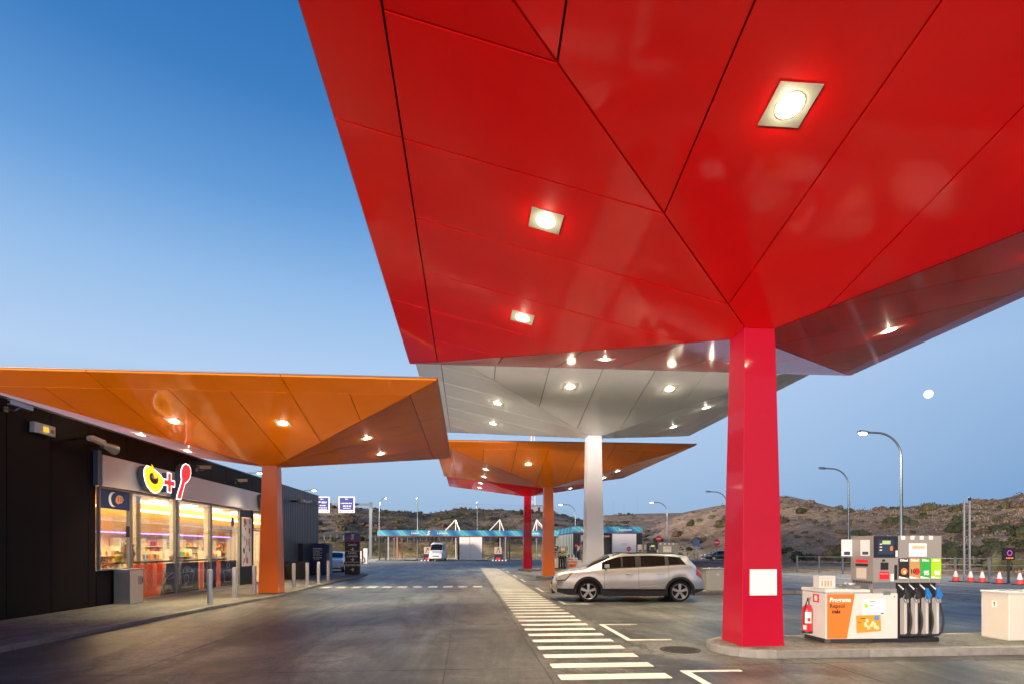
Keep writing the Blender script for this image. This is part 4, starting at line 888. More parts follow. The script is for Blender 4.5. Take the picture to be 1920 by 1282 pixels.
def car(label, paint, loc, rz, P=MPV, s=1.0, detail=True, cat='car', name='parked_car'):
    t = thing(name, label, cat, loc, rz); t.scale = (s, s, s)
    Lc = P['L']; T, B, E_, Wd, EW = (lut(P[k]) for k in ('top', 'belt', 'edge', 'w', 'ew'))
    def rings(x):
        w_ = Wd(x); zt_ = T(x); zb = P['bot'] + (.12 * max(0, 1 - x / .5) if x < .5 else 0) + (.16 * max(0, (x - Lc + .45) / .45))
        z0 = zb; 
        for xw in P['xw']:
            q = P['ra'] ** 2 - (x - xw) ** 2
            if q > 0: z0 = max(z0, P['rw'] + math.sqrt(q))
        bl = min(B(x), zt_ - .03); ed = max(min(E_(x), zt_ - .012), bl + .004); ew = EW(x)
        z1 = max(.42, z0 + .01) if bl > .45 else bl - .02; z2 = max(min(.68, bl - .04), z1 + .01); z2 = max(z2, z0 + .02)
        z3 = max(bl, z2 + .01)
        return [Vector((x, w_ * .955, z0)), Vector((x, w_ * .995, z1)), Vector((x, w_, z2)), Vector((x, w_ * .975, z3 - .05 if z3 - .05 > z2 else z3)), Vector((x, w_ * .935, z3)),
                Vector((x, ew, max(ed, z3))), Vector((x, ew * .82, max(ed, z3) + (zt_ - max(ed, z3)) * .62)), Vector((x, ew * .45, zt_ - .008)), Vector((x, 0, zt_))]
    xs = set([0, .03, .06, .10, .15, .22, .3, .4, .5, Lc, Lc - .02, Lc - .05, Lc - .1])
    k = .5
    while k < Lc - .1: xs.add(round(k, 3)); k += .09
    for xw in P['xw']:
        for q in range(-9, 10): xs.add(round(xw + P['ra'] * math.sin(q / 9 * PI / 2), 4))
    xs = sorted(xs); clean = [xs[0]]
    for x in xs[1:]:
        if x - clean[-1] > .012: clean.append(x)
    xs = clean
    mb = MB(); n = 17
    for x in xs:
        rg = rings(x); full = [Vector((v.x, -v.y, v.z)) for v in rg] + [v for v in reversed(rg[:-1])]
        mb.v += [tuple(v) for v in full]
    for i in range(len(xs) - 1):
        for k in range(n - 1): mb.f.append((i * n + k, i * n + k + 1, (i + 1) * n + k + 1, (i + 1) * n + k))
    mb.f.append(tuple(range(n))); mb.f.append(tuple((len(xs) - 1) * n + k for k in range(n - 1, -1, -1)))
    body = mb.build('body', paint, t, smooth=True); body.data.materials.append(M['black'])
    for p in body.data.polygons:
        if p.center.z < P['clad'] + .02 or (P is MPV and p.center.x > 4.42 and p.center.z < .47): p.material_index = 1
    MB().box(.5, -.72, P['bot'], Lc - .45, .72, P['bot'] + .03).build('underbody', M['black'], t)
    for xw in P['xw']: MB().box(xw - P['ra'] - .02, -.74, .25, xw + P['ra'] + .02, .74, .80).build('wheel_well', M['black'], t) if False else None
    def S(x, v):
        rg = rings(x); i = min(int(v), 7); f = v - i; return rg[i].lerp(rg[i + 1], f)
    def patch(name, m_, f0, f1, v0, v1, off=.007, nx=10, nv=4, both=True, parent=None, slant=0):
        for sg in ((-1, 1) if both else (-1,)):
            q = MB(); vs = []
            for j in range(nv + 1):
                v = v0 + (v1 - v0) * j / nv
                for i in range(nx + 1):
                    x = f0 + (f1 - slant * j / nv - f0) * i / nx; p = S(x, v); a = S(x, min(v + .05, 8)) - S(x, max(v - .05, 0)); nn = Vector((0, a.z, -a.y)); nn = nn.normalized() if nn.length > 1e-6 else Vector((0, 1, 0))
                    if nn.y < 0 and v < 5.5: nn = -nn
                    p = p + nn * off; vs.append((p.x, sg * p.y, p.z))
            q.add(vs, [(j * (nx + 1) + i, j * (nx + 1) + i + 1, (j + 1) * (nx + 1) + i + 1, (j + 1) * (nx + 1) + i) for j in range(nv) for i in range(nx)])
            q.build(name, m_, parent or t, smooth=True)
    def across(name, m_, x0, x1, off=.008, e=.93):
        q = MB(); vs = []; nx, ny = 8, 8
        for i in range(nx + 1):
            x = x0 + (x1 - x0) * i / nx
            for j in range(ny + 1):
                yy = -1 + 2 * j / ny; v = 8 - abs(yy) * 3 * e; p = S(x, v); vs.append((p.x - off * .5, math.copysign(p.y, yy) if yy else 0, p.z + off))
        q.add(vs, [(i * (ny + 1) + j, i * (ny + 1) + j + 1, (i + 1) * (ny + 1) + j + 1, (i + 1) * (ny + 1) + j) for i in range(nx) for j in range(ny)])
        q.build(name, m_, t, smooth=True)
    for a, b, sl_ in P['win']:
        patch('window', car_glass, a, b, 4.12, 4.93, slant=sl_)
    patch('window_trim', M['black'], P['win'][0][0] - .04, P['win'][-1][1] + .03, 4.03, 4.97, off=.003, nx=24, slant=P['win'][-1][2])
    across('windscreen', car_glass, *P['ws']); 
    if P is not VAN: across('rear_window', car_glass, *P['rg'])
    # wheels
    for xw in P['xw']:
        for sg in (-1, 1):
            wl = bpy.data.objects.new('wheel', None); COL.objects.link(wl); wl.parent = t; wl.location = (xw, sg * .80, P['rw']); wl.rotation_euler = (R(90) if sg < 0 else R(-90), 0, 0)
            r_ = P['rw']; ty = MB(); ty.lathe([(r_ * .74, -.10), (r_ * .93, -.11), (r_ * .99, -.08), (r_, 0), (r_ * .99, .08), (r_ * .93, .108), (r_ * .74, .10)], 32); ty.f = ty.f[:-2]; ty.build('tyre', tyre_m, wl, smooth=True)
            if detail:
                MB().lathe([(r_ * .70, -.05), (r_ * .70, .06), (r_ * .5, .02)], 28).build('rim_barrel', M['rubber'], wl)
                rm = MB(); rm.lathe([(r_ * .69, .088), (r_ * .745, .108), (r_ * .76, .10), (r_ * .76, .085)], 32); rm.f = rm.f[:-2]
                for k in range(5):
                    a = 2 * PI * k / 5 + .3; c_, s_ = math.cos(a), math.sin(a)
                    def pp(rr, tt, z): return (rr * c_ - tt * s_, rr * s_ + tt * c_, z)
                    rm.add([pp(r_ * .10, -.030, .105), pp(r_ * .10, .030, .105), pp(r_ * .71, .046, .095), pp(r_ * .71, -.046, .095), pp(r_ * .10, -.030, .06), pp(r_ * .10, .030, .06), pp(r_ * .71, .046, .05), pp(r_ * .71, -.046, .05)],
                           [(0, 1, 2, 3), (0, 4, 5, 1), (1, 5, 6, 2), (2, 6, 7, 3), (3, 7, 4, 0)])
                rm.lathe([(.055, .06), (.055, .11), (.02, .115)], 16); rm.build('rim', rim_m, wl)
            else:
                MB().lathe([(r_ * .70, .09), (r_ * .60, .10), (r_ * .15, .07)], 18).build('rim', rim_m, wl)
    for xw in P['xw']:
        for sg in (-1, 1):
            # inner liner closes the arch; black lip round it
            MB().box(xw - P['ra'] - .03, sg * .64, .24, xw + P['ra'] + .03, sg * .60, P['rw'] + P['ra'] + .03).build('arch_liner', M['black'], t)
            q = MB(); yy = Wd(xw) + .012; n_ = 20; a0, a1 = R(-14), R(194)
            vs = []
            for k in range(n_ + 1):
                a = a0 + (a1 - a0) * k / n_
                for rr, dy in ((P['ra'] - .005, -.10), (P['ra'] - .005, .0), (P['ra'] + .065, .0), (P['ra'] + .085, -.05)):
                    vs.append((xw + rr * math.cos(a), sg * (yy + dy), max(P['rw'] + rr * math.sin(a), .19)))
            q.add(vs, [(k * 4 + j, k * 4 + j + 1, (k + 1) * 4 + j + 1, (k + 1) * 4 + j) for k in range(n_) for j in range(3)])
            q.build('arch_trim', M['black'] if P is not VAN else paint, t, smooth=True)
    for sg in (-1, 1):
        MB().box(P['xw'][0] + P['ra'] + .06, sg * .90, P['bot'] - .03, P['xw'][1] - P['ra'] - .06, sg * .935, .345).build('sill_trim', M['black'], t, bevel=.01)
        mm = MB(); mx = P['win'][0][0] + .08; mz = B(mx) + .09
        mm.tube([(mx, sg * .90, mz - .12), (mx + .02, sg * 1.0, mz - .02)], .022, 8); mm.build('mirror_arm', M['black'], t)
        mm = MB(); mm.box(mx - .05, sg * .95, mz - .05, mx + .10, sg * 1.13, mz + .08); mm.build('mirror', paint, t, bevel=.03)
    patch('headlight', mat('headlight_glass', (.36, .34, .30), .08, coat=1, coat_r=.02) if 'headlight_glass' not in bpy.data.materials else bpy.data.materials['headlight_glass'], .13, .40, 2.1, 3.45, off=.012, nx=8, slant=-.28)
    patch('headlight_surround', M['black'], .115, .42, 1.95, 3.6, off=.006, nx=6, slant=-.31)
    patch('tail_light', mat('tail_light_red', (.42, .008, .015), .12, coat=1) if 'tail_light_red' not in bpy.data.materials else bpy.data.materials['tail_light_red'], Lc - .26, Lc - .02, 2.5, 4.3, off=.010, nx=6)
    for sx_ in P['seams']:
        patch('door_seam', M['black'], sx_ - .004, sx_ + .004, 1.05, 4.1, off=.0025, nx=1, nv=10)
    if detail:
        for a in (2.44, 3.42):
            for sg in (-1, 1):
                h = MB(); y_ = sg * (Wd(a) * .985 + .018); h.tube([(a - .10, y_ - sg * .03, .885), (a - .07, y_, .89), (a + .09, y_, .892), (a + .12, y_ - sg * .03, .888)], .014, 8); h.build('door_handle', paint, t, smooth=True)
        MB().tube([(1.85, -.935, .44), (2.4, -.94, .475), (3.55, -.938, .49)], .012, 6).build('door_moulding', mat('moulding_shade', (.30, .27, .24), .4), t)
        for sg in (-1, 1): MB().tube([(1.95, sg * .66, 1.49), (2.2, sg * .655, 1.565), (3.9, sg * .64, 1.545), (4.3, sg * .63, 1.48)], .014, 8).build('roof_rail', M['black'], t)
        mm = MB(); mm.box(-.015, -.36, .50, .05, .36, .62); mm.build('grille', M['black'], t, bevel=.01); MB().box(.0, -.38, .66, .07, .38, .78).build('grille', M['black'], t, bevel=.02)
        MB().box(-.03, -.26, .40, -.015, .26, .50).build('number_plate', M['print_white'], t); MB().box(-.02, -.62, .24, .1, .62, .38).build('bumper_lip', M['black'], t, bevel=.02)
        patch('antenna_base', paint, 4.2, 4.25, 7.6, 7.8, both=False)
    elif P is VAN:
        MB().box(-.02, -.45, .62, .03, .45, .76).build('grille', M['black'], t); MB().box(-.03, -.26, .42, -.015, .26, .53).build('number_plate', M['print_white'], t)
        MB().box(-.03, -.85, .28, .12, .85, .40).build('bumper', M['black'], t); MB().box(1.9, -.35, 2.62, 2.6, .35, 2.78).build('roof_unit', M['black'], t, bevel=.03)
    return t
silver = mat('silver_champagne_paint', (.58, .58, .58), .28, .55, coat=1, coat_r=.04, spec=.6)
ang = math.atan2(-.125, .992)
o = Vector((3.9, 17.67)) - Vector((math.cos(ang), math.sin(ang))) * 1.149 + Vector((-math.sin(ang), math.cos(ang))) * .87
car('silver seven seat family car parked at the pump in front of the white column', silver, (o.x, o.y, .0), ang)
car('red estate car parked far off behind the silver car roof', mat('car_red_paint', (.30, .01, .03), .3, .3, coat=1), (43.5, 103, .0), R(-8), s=.97, detail=False)
car('dark car parked just left of the big red column in the distance', mat('car_dark_paint', (.015, .022, .03), .3, .3, coat=1), (35.2, 80, .0), R(-8), s=.92, detail=False)
car('white car half hidden behind the blue locker', mat('car_white_paint', (.65, .66, .68), .3, coat=1), (-9.75, 40.8, .0), R(-88) + PI, s=.95, detail=False)
car('white delivery van with high roof facing the camera in the car wash bay', mat('van_white_paint', (.66, .67, .68), .35, coat=.6), (-4.2, 76.5, .0), R(86), P=VAN, detail=False, cat='van', name='delivery_van')

# ================================================================ car wash
wave = bpy.data.materials.new('wash_fascia_glow_print'); wave.use_nodes = True; wt = wave.node_tree; wb = wt.nodes['Principled BSDF']
ge = wt.nodes.new('ShaderNodeNewGeometry'); wn = wt.nodes.new('ShaderNodeTexWave'); wn.wave_type = 'BANDS'; wn.bands_direction = 'DIAGONAL'; wn.inputs['Scale'].default_value = .22; wn.inputs['Distortion'].default_value = 6; wn.inputs['Detail'].default_value = 2; wn.inputs['Detail Scale'].default_value = .4
wt.links.new(ge.outputs['Position'], wn.inputs[0])
wr = ramp(wt, [(0, (.008, .09, .24)), (.45, (.015, .19, .33)), (.80, (.03, .27, .35)), (.9, (.14, .38, .44)), (1, (.03, .26, .35))], wn.outputs[0]); wt.links.new(wr.outputs[0], wb.inputs['Base Color']); wb.inputs['Roughness'].default_value = .4
wb.inputs['Emission Strength'].default_value = .04; wt.links.new(wr.outputs[0], wb.inputs['Emission Color'])  # faint emission added in the print's own colours, though it is no lamp
bay_w = mat('bay_white', (.62, .62, .60), .5)
t = thing('car_wash_bay', 'long open car wash bay roof with blue wave fascia left of the far red column', 'car wash', (0, 84, 0), 0)
x0, x1 = -13.1, 15.3
for a, b in ((x0, -5.4), (-5.4, 1.6), (1.6, 8.4), (8.4, x1)):
    MB().box(a + .01, 0, 3.62, b - .01, .18, 4.45).build('fascia_panel', wave, t)
MB().box(x0 - .05, .19, 3.62, x1 + .05, 7.5, 4.35).build('roof', bay_w, t); MB().box(x0, -.03, 3.50, x1, 7.5, 3.60).build('roof_edge', mat('edge_maroon', (.18, .03, .04), .5), t)
for x, mm in ((-12.9, M['black']), (-11.6, M['steel_dull']), (-10.3, mat('post_wood', (.28, .15, .08), .6)), (-5.5, M['black']), (-4.9, M['black']), (-1.2, M['black']), (5.25, M['black']), (5.9, M['steel_dull']), (6.5, M['black']), (x1 - .2, M['black'])):
    for y_ in (.3, 6.8): MB().box(x - .1, y_, 0, x + .1, y_ + .2, 3.5).build('post', mm, t)
for a, b in ((-1.05, .45), (.5, 2.35)): MB().box(a, .35, .1, b, .45, 3.48).build('wall_panel', bay_w, t)
MB().box(2.4, .35, 0, 2.5, .5, 3.5).build('post', M['black'], t)
MB().box(-5.3, .5, .1, -5.2, 6.5, 2.3).build('splash_panel', mat('splash_tan', (.32, .22, .12), .5), t); MB().box(-13, .5, .3, -12.95, 6.5, 3.3).build('splash_panel', gl, t)
for x, s_ in ((-5.7, 'S'),): text('S', .9, M['print_white'], t, (x, -.02, 4.03), bold=.02, shear=.25)
text('Lavado', .42, M['print_white'], t, (-7.6, -.01, 4.03), bold=.006); text('a presión', .42, M['print_white'], t, (-3.6, -.01, 4.03), bold=.006); text('Lavado', .45, M['print_white'], t, (10.4, -.01, 4.03), bold=.006)
t = thing('car_wash_tunnel', 'car wash building with blue fascia and white door behind the silver car', 'car wash', (14.0, 72, 0), 0)
Wd_, Dp = 9.1, 15.5
for a, b in ((0, 3), (3, 6), (6, Wd_)): MB().box(a + .01, -.15, 3.85, b - .01, 0, 4.6).build('fascia_panel', wave, t)
for a, b in ((0, 5), (5, 10), (10, Dp)): MB().box(-.15, a + .01, 3.85, -.01, b - .01, 4.6).build('fascia_panel', wave, t)
MB().box(0, .01, 3.9, Wd_, Dp, 4.5).build('roof', bay_w, t); MB().box(-.1, -.12, 3.70, Wd_, Dp, 3.84).build('roof_edge', mat('edge_purple', (.10, .03, .12), .5), t)
MB().box(.2, 3.2, 0, Wd_ - .1, 3.3, 3.7).build('wall', bay_w, t); MB().box(Wd_ - .1, .1, 0, Wd_, Dp, 3.7).build('wall', bay_w, t)
slat = mat('slat_glass', (.42, .52, .48), .3)
for k in range(12): MB().box(0, .9 + k * 1.2, .1, .05, 1.65 + k * 1.2, 3.69).build('slat', slat, t); MB().box(.0, 1.66 + k * 1.2, .1, .04, 2.08 + k * 1.2, 3.69).build('gap_panel', M['black'], t)
for a, b in ((0, .7), (3.2, 3.35), (4.9, 5.05), (8.4, 9.1)): MB().box(a, 0, 0, b, .3, 3.7).build('post', M['black'], t)
MB().box(5.08, .1, 0, 8.35, .2, 3.68).build('door', M['print_white'], t); print_lines(t, [(6.3, 7.2, 2.3, .08), (6.3, 7.1, 2.1, .05)], .098, M['grey_print'])
m_ = MB().box(3.4, .3, 0, 4.0, 1.0, 3.5).build('machine', bay_w, t); MB().lathe([(.33, 0), (.33, .05), (.2, .06)], 20).turn(Matrix.Translation((3.2, -.02, 2.5)) @ Matrix.Rotation(R(90), 4, 'X')).build('round_brush', M['black'], t)
MB().box(.9, .3, 0, 2.9, 1.0, 3.5).build('machine', mat('machine_grey', (.35, .35, .36), .4), t); MB().lathe([(.33, 0), (.33, .05), (.2, .06)], 20).turn(Matrix.Translation((1.3, .28, 2.4)) @ Matrix.Rotation(R(90), 4, 'X')).build('round_brush', M['black'], t)
text('Autolavado', .38, M['print_white'], t, (6.8, -.16, 4.2), bold=.006); text('Lavado', .4, M['print_white'], t, (1.5, -.16, 4.2), bold=.006)
def no_entry(x, y, h, r, label):
    t = thing('no_entry_sign', label, 'road sign', (x, y, 0), 0, 'red no entry signs in the distance')
    MB().tube([(0, .03, 0), (0, .03, h)], .045, 8).build('post', M['galv'], t)
    d = MB().lathe([(r, 0), (r, .03)], 24).turn(Matrix.Translation((0, 0, h)) @ Matrix.Rotation(R(90), 4, 'X')).build('disc', M['red_print'], t); MB().box(-r * .7, -.036, h - r * .17, r * .7, -.031, h + r * .17).build('bar', M['print_white'], d)
def at(px, zc_, z=0):   # point at image column px and depth zc_
    xc = (px - 960) / FPX * zc_; return (xc * math.cos(YAW) + zc_ * math.sin(YAW), -xc * math.sin(YAW) + zc_ * math.cos(YAW), z)
for px, d_, y_, r, lab in ((1235, 62, 1009, .34, 'red no entry disc against the sandy hill right of the car wash building'), (1344, 70, 1016, .42, 'red no entry sign on a pole beside the dark parked car'), (1179, 60, 1028, .24, 'small red no entry disc in front of the white wash door'), (1081, 66, 1022, .24, 'small red no entry disc at the dark post of the wash building')):
    p = at(px, d_); no_entry(p[0], p[1], CH + (HOR - y_) / FPX * d_, r, lab)
for px, d_, lab in ((802, 78, 'vacuum station with tan top beside the white van'), (934, 78, 'vacuum station with dark base on the open yard left of the far red column')):
    p = at(px, d_); t = thing('vacuum_station', lab, 'vacuum station', p, 0, 'self service vacuum stations')
    MB().box(-.62, -.3, 0, .62, .3, .95).build('base', mat('vac_base', (.012, .016, .04), .4) if px < 900 else bpy.data.materials['vac_base'], t, bevel=.03)
    m_ = MB(); m_.box(-.5, -.22, .96, .5, .22, 1.95); m_.build('head', mat('vac_head', (.45, .33, .25), .5) if px < 900 else bpy.data.materials['vac_head'], t, bevel=.02); MB().prism([(-.28, 1.1), (-.2, 1.1), (0, 1.7), (.2, 1.1), (.28, 1.1), (.05, 1.85), (-.05, 1.85)], .01, -.235, 'y').build('emblem', M['black'], t)
    MB().box(-.3, -.31, .15, .3, -.301, .45).build('label', M['red_print'], t)
    MB().tube([(-.6, -.2, .6), (-1.1, -.3, .5), (-1.6, -.5, .06), (-2.4, -.7, .05), (-3.1, -.6, .05)], .05, 6).build('hose', M['rubber'], t)
    for k in range(5): MB().box(-.9 + k * .45, -.9, 0, -.7 + k * .45, -.7, .16).build('floor_cleat', M['print_white'], t)
p = at(681, 62); t = thing('air_water_post', 'white air and water post with hoses right of the Lavado totem', 'air pump', p)
MB().box(.05, -.2, 0, .5, .2, 1.75).build('cabinet', bay_w, t, bevel=.03); MB().box(-.5, -.15, .5, -.12, .15, 1.45).build('cabinet', bay_w, t, bevel=.03); MB().box(-.1, -.05, 0, .0, .05, 1.8).build('post', M['black'], t)
MB().tube([(-.3, -.2, .6), (-.5, -.3, .2), (-.2, -.35, .05), (.2, -.3, .3), (.1, -.2, .8)], .04, 6).build('hose', M['rubber'], t); MB().box(-.6, -.4, 0, .7, .4, .06).build('base', M['kerb'], t)
# shade sails on white frames behind the bay
for px, s_, lab in ((848, 1, 'white tilted triangular frame behind the wash bay, leftmost'), (931, 1, 'white tilted triangular frame behind the wash bay, middle'), (1012, -.9, 'white tilted triangular frame between the far red and orange columns')):
    p = at(px, 100); t = thing('tilted_frame', lab, 'frame', p, 0, 'white triangular frames behind the car wash'); w_ = bay_w
    apex = (.6 * s_, 0, 6.9)
    for q in ((-2.2 * s_, 0, 3.9), (1.5 * s_, 0, 4.4)): MB().tube([q, apex], .11, 6).build('strut', w_, t)
    MB().tube([(.65 * s_, 0, 0), apex], .10, 6).build('strut', w_, t)
    MB().add([(-2.2 * s_, .1, 3.9), (.6 * s_, .1, 6.9), (.0, 2.5, 6.2), (-2.7 * s_, 2.5, 3.7), (-2.2 * s_, .16, 3.86), (.6 * s_, .16, 6.86), (.0, 2.5, 6.14), (-2.7 * s_, 2.5, 3.64)], [(0, 1, 2, 3), (7, 6, 5, 4), (0, 4, 5, 1), (1, 5, 6, 2), (2, 6, 7, 3), (3, 7, 4, 0)]).build('sheet', M['white'] if s_ > 0 else M['print_white'], t)

# ================================================================ street lamps
STL = bpy.data.lights.new('street_light', 'SPOT'); STL.energy = 4000; STL.spot_size = R(150); STL.spot_blend = .6; STL.color = (1, .90, .72); STL.shadow_soft_size = .05
lampglow = emis('street_lamp_light', (1, .97, .88), 9)
def street_lamp(px, ytop, d_, side, label, on=True, H=10.0):
    p = at(px, d_); z = CH + (HOR - ytop) / FPX * d_; t = thing('street_lamp', label, 'street lamp', (p[0], p[1], 0), 0, 'tall curved street lamps')
    rad = 1.75; a_ = Vector((-math.cos(YAW), math.sin(YAW), 0)) * side; n_ = 10
    arc = [Vector((0, 0, z - rad - .1))] + [a_ * (rad * (1 - math.cos(PI / 2 * k / n_))) + Vector((0, 0, z - rad - .1 + rad * math.sin(PI / 2 * k / n_))) for k in range(1, n_ + 1)] + [a_ * (rad + .55) + Vector((0, 0, z - .08))]
    MB().tube([(0, 0, 0), (0, 0, z * .5)] + arc, [.12, .10] + [.07] * len(arc), 10).build('pole', M['galv'], t, smooth=True)
    h = MB(); e0 = a_ * (rad + .5) + Vector((0, 0, z - .08)); e1 = a_ * (rad + 1.35) + Vector((0, 0, z - .02)); h.tube([e0, e0.lerp(e1, .25), e0.lerp(e1, .8), e1], [.06, .12, .13, .05], 10); hd_ = h.build('lamp_head', M['galv'], t, smooth=True)
    if on:
        l_ = MB(); q0 = e0.lerp(e1, .2) - Vector((0, 0, .08)); q1 = e0.lerp(e1, .9) - Vector((0, 0, .08)); l_.tube([q0, q0.lerp(q1, .2), q0.lerp(q1, .8), q1], [.04, .13, .13, .05], 10); l_.build('lens', lampglow, hd_)
        lo = bpy.data.objects.new('street_light', STL); COL.objects.link(lo); lo.parent = hd_; lo.location = e0.lerp(e1, .5) - Vector((0, 0, .3))
    return t
street_lamp(1690, 808, 39.5, 1, 'tall curved street lamp with lit head rising behind the near fuel pump')
street_lamp(1591, 876, 57, 1, 'curved street lamp with unlit head left of the near fuel pump', False)
street_lamp(1251, 940, 98, 1, 'lit curved street lamp before the sandy mound above the silver car')
street_lamp(1363, 920, 80, 1, 'unlit curved street lamp partly hidden by the big red column', False)
street_lamp(1079, 944, 102, 1, 'lit curved street lamp between the second orange and white columns')
street_lamp(711, 932, 92, -.4, 'lit street lamp nearest the blue road sign gantry')
street_lamp(783, 932, 88, .04, 'lit street lamp rising over the left half of the wash bay')
street_lamp(895, 940, 100, .04, 'lit street lamp left of the farthest red column')
street_lamp(553, 917, 79, -1, 'lit street lamp showing above the far end of the shop roof'); street_lamp(440, 884, 60, -1, 'lit street lamp showing above the shop roof left of the orange column')
# gantry with two blue boards
p = at(695, 93); t = thing('sign_gantry', 'grey steel gantry on the left carrying blue road boards', 'gantry', (p[0], p[1], 0), 0)
zt_ = CH + (HOR - 944) / FPX * 93
MB().box(-.22, -.22, 0, .22, .22, zt_ + .3).build('post', M['galv'], t); MB().box(-14, -.12, zt_ - .25, -.23, .12, zt_ + .1).build('beam', M['galv'], t); MB().box(-14.4, -.22, 0, -14.01, .22, zt_ + .3).build('post', M['galv'], t)
for px, lab in ((650, 'right blue road board with white lettering on the gantry'), (603, 'left blue road board half hidden by the shop')):
    q = at(px, 92); b_ = thing('road_sign_board', lab, 'road sign', (q[0], q[1], zt_ - 1.55), 0, 'blue boards on the gantry')
    MB().box(-1.32, -.05, 0, 1.32, .03, 2.7).build('board', M['print_white'], b_); MB().box(-1.1, -.058, .5, 1.1, -.051, 2.5).build('blue_field', mat('road_blue', (.006, .03, .26), .5) if 'road_blue' not in bpy.data.materials else bpy.data.materials['road_blue'], b_)
    print_lines(b_, [(-.25, .25, 2.22, .13), (-.75, .8, 1.5, .16), (-.6, .75, 1.05, .17), (-.55, .65, .72, .12)] if px == 650 else [(-.2, .3, 2.2, .13), (-.5, .8, 1.6, .28), (-.3, .7, 1.15, .15), (-.8, .9, .78, .13), (-.8, .9, .55, .10)], -.0585, M['print_white'])
    if px == 650: MB().prism([(-1.0, 1.58), (-.84, 1.47), (-.84, 1.69)], .003, -.0615, 'y').build('arrow', M['print_white'], b_)
    for s_ in (-.95, .95): MB().lathe([(.09, 0), (.09, .02)], 10).turn(Matrix.Translation((s_, -.055, .22)) @ Matrix.Rotation(R(90), 4, 'X')).build('lamp_dot', M['black'], b_)
# guard rail on the embankment
t = thing('guard_rail', 'long steel guard rail on the grassy bank behind the wash bay', 'guard rail', (0, 0, 0))
pts = [at(px, 118) for px in range(560, 1240, 12)]
rl = [(x, y_, hill_z(x, y_) + .75) for x, y_, _ in pts]
for dz in (0, .30): MB().tube([(a, b, c_ + dz) for a, b, c_ in rl], .11, 5).build('rail', M['galv'], t)
for a, b, c_ in rl: MB().box(a - .08, b - .08, c_ - 1.2, a + .08, b + .08, c_ + .4).build('post', M['galv'], t)
# crest fences
def crest_fence(p0, p1, pts_, rc, label, h=2.0, step=8):
    t = thing('crest_fence', label, 'fence', (0, 0, 0)); prev = None
    for px in range(p0, p1, step):
        q = at(px, rc); z = hill_z(q[0], q[1]); v = Vector((q[0], q[1], z))
        MB().box(v.x - .05, v.y - .05, v.z - .3, v.x + .05, v.y + .05, v.z + h).build('post', M['steel_dull'], t)
        if prev:
            for dz in (h, h * .5): MB().tube([prev + Vector((0, 0, dz)), v + Vector((0, 0, dz))], .025, 4).build('wire', M['steel_dull'], t)
        prev = v
crest_fence(840, 1080, HA, RA - 6, 'thin wire fence along the crest of the long grassy ridge')
crest_fence(1466, 1600, HB, RB - 4, 'thin wire fence on the peaked crest right of the big red column', 1.6, 10)
# communication mast
p = at(999, 226); gz = hill_z(p[0], p[1]); t = thing('lattice_mast', 'red and white lattice mast on the ridge above the farthest red column', 'mast', (p[0], p[1], gz - 1))
mw = mat('mast_white', (.6, .6, .62), .6); mr = mat('mast_red', (.35, .05, .05), .6); Hm = 47
for a, b in ((-.8, -.8), (.8, -.8), (.8, .8), (-.8, .8)): MB().tube([(a * 1.2, b * 1.2, 0), (a * .5, b * .5, Hm)], .12, 4).build('leg', mw, t)
for k in range(0, Hm - 2, 2):
    f0 = 1.2 - .7 * k / Hm; f1 = 1.2 - .7 * (k + 2) / Hm; MB().tube([(-.8 * f0, -.8 * f0, k), (.8 * f1, -.8 * f1, k + 2)], .07, 4).build('brace', mr if (k // 6) % 2 else mw, t); MB().tube([(.8 * f0, .8 * f0, k), (-.8 * f1, .8 * f1, k + 2)], .07, 4).build('brace', mw, t)
MB().box(-1.6 - 2.2, -.8, Hm - 3, 1.3 - 2.2, .8, Hm + .2).build('antenna_panel', mat('antenna_navy', (.02, .03, .06), .5), t); MB().tube([(0, 0, Hm - 1), (-2, 0, Hm - 1)], .1, 5).build('brace', mw, t)
p = at(1012, 224); t = thing('equipment_hut', 'small grey equipment hut on the ridge beside the lattice mast', 'hut', (p[0], p[1], hill_z(p[0], p[1]) - .3))
MB().box(-3, -1.5, 0, 2.8, 1.5, 2.6).build('wall', M['steel_dull'], t); MB().box(-3.2, -1.7, 2.61, 3.0, 1.7, 3.0).build('roof', M['galv'], t); MB().box(-1, -1.53, .2, 0, -1.51, 2.2).build('door', M['black'], t)
for i_, (px, rc, h_) in enumerate(((1595, 126, 4.2), (1602, 126, 3.2), (1750, 126, 2.0), (1797, 126, 1.8), (1809, 126, 3.6), (1150, 225, 6), (1170, 225, 4.5), (1196, 225, 7))):
    p = at(px, rc); t = thing('thin_pole', ['thin tall pole in the dip of the skyline left of the near pump', 'shorter thin pole beside it in the skyline dip', 'thin pole on the crest above the near fuel pump', 'thin short pole on the crest left of the twin mast', 'thin pole on the crest just left of the twin mast', 'thin pole on the far ridge right of the white column', 'second thin pole on the far ridge right of the white column', 'third thin pole on the far ridge right of the white column'][i_], 'pole', (p[0], p[1], hill_z(p[0], p[1]) - .3))
    MB().tube([(0, 0, 0), (0, 0, h_)], .06, 5).build('pole', M['steel_dull'], t)
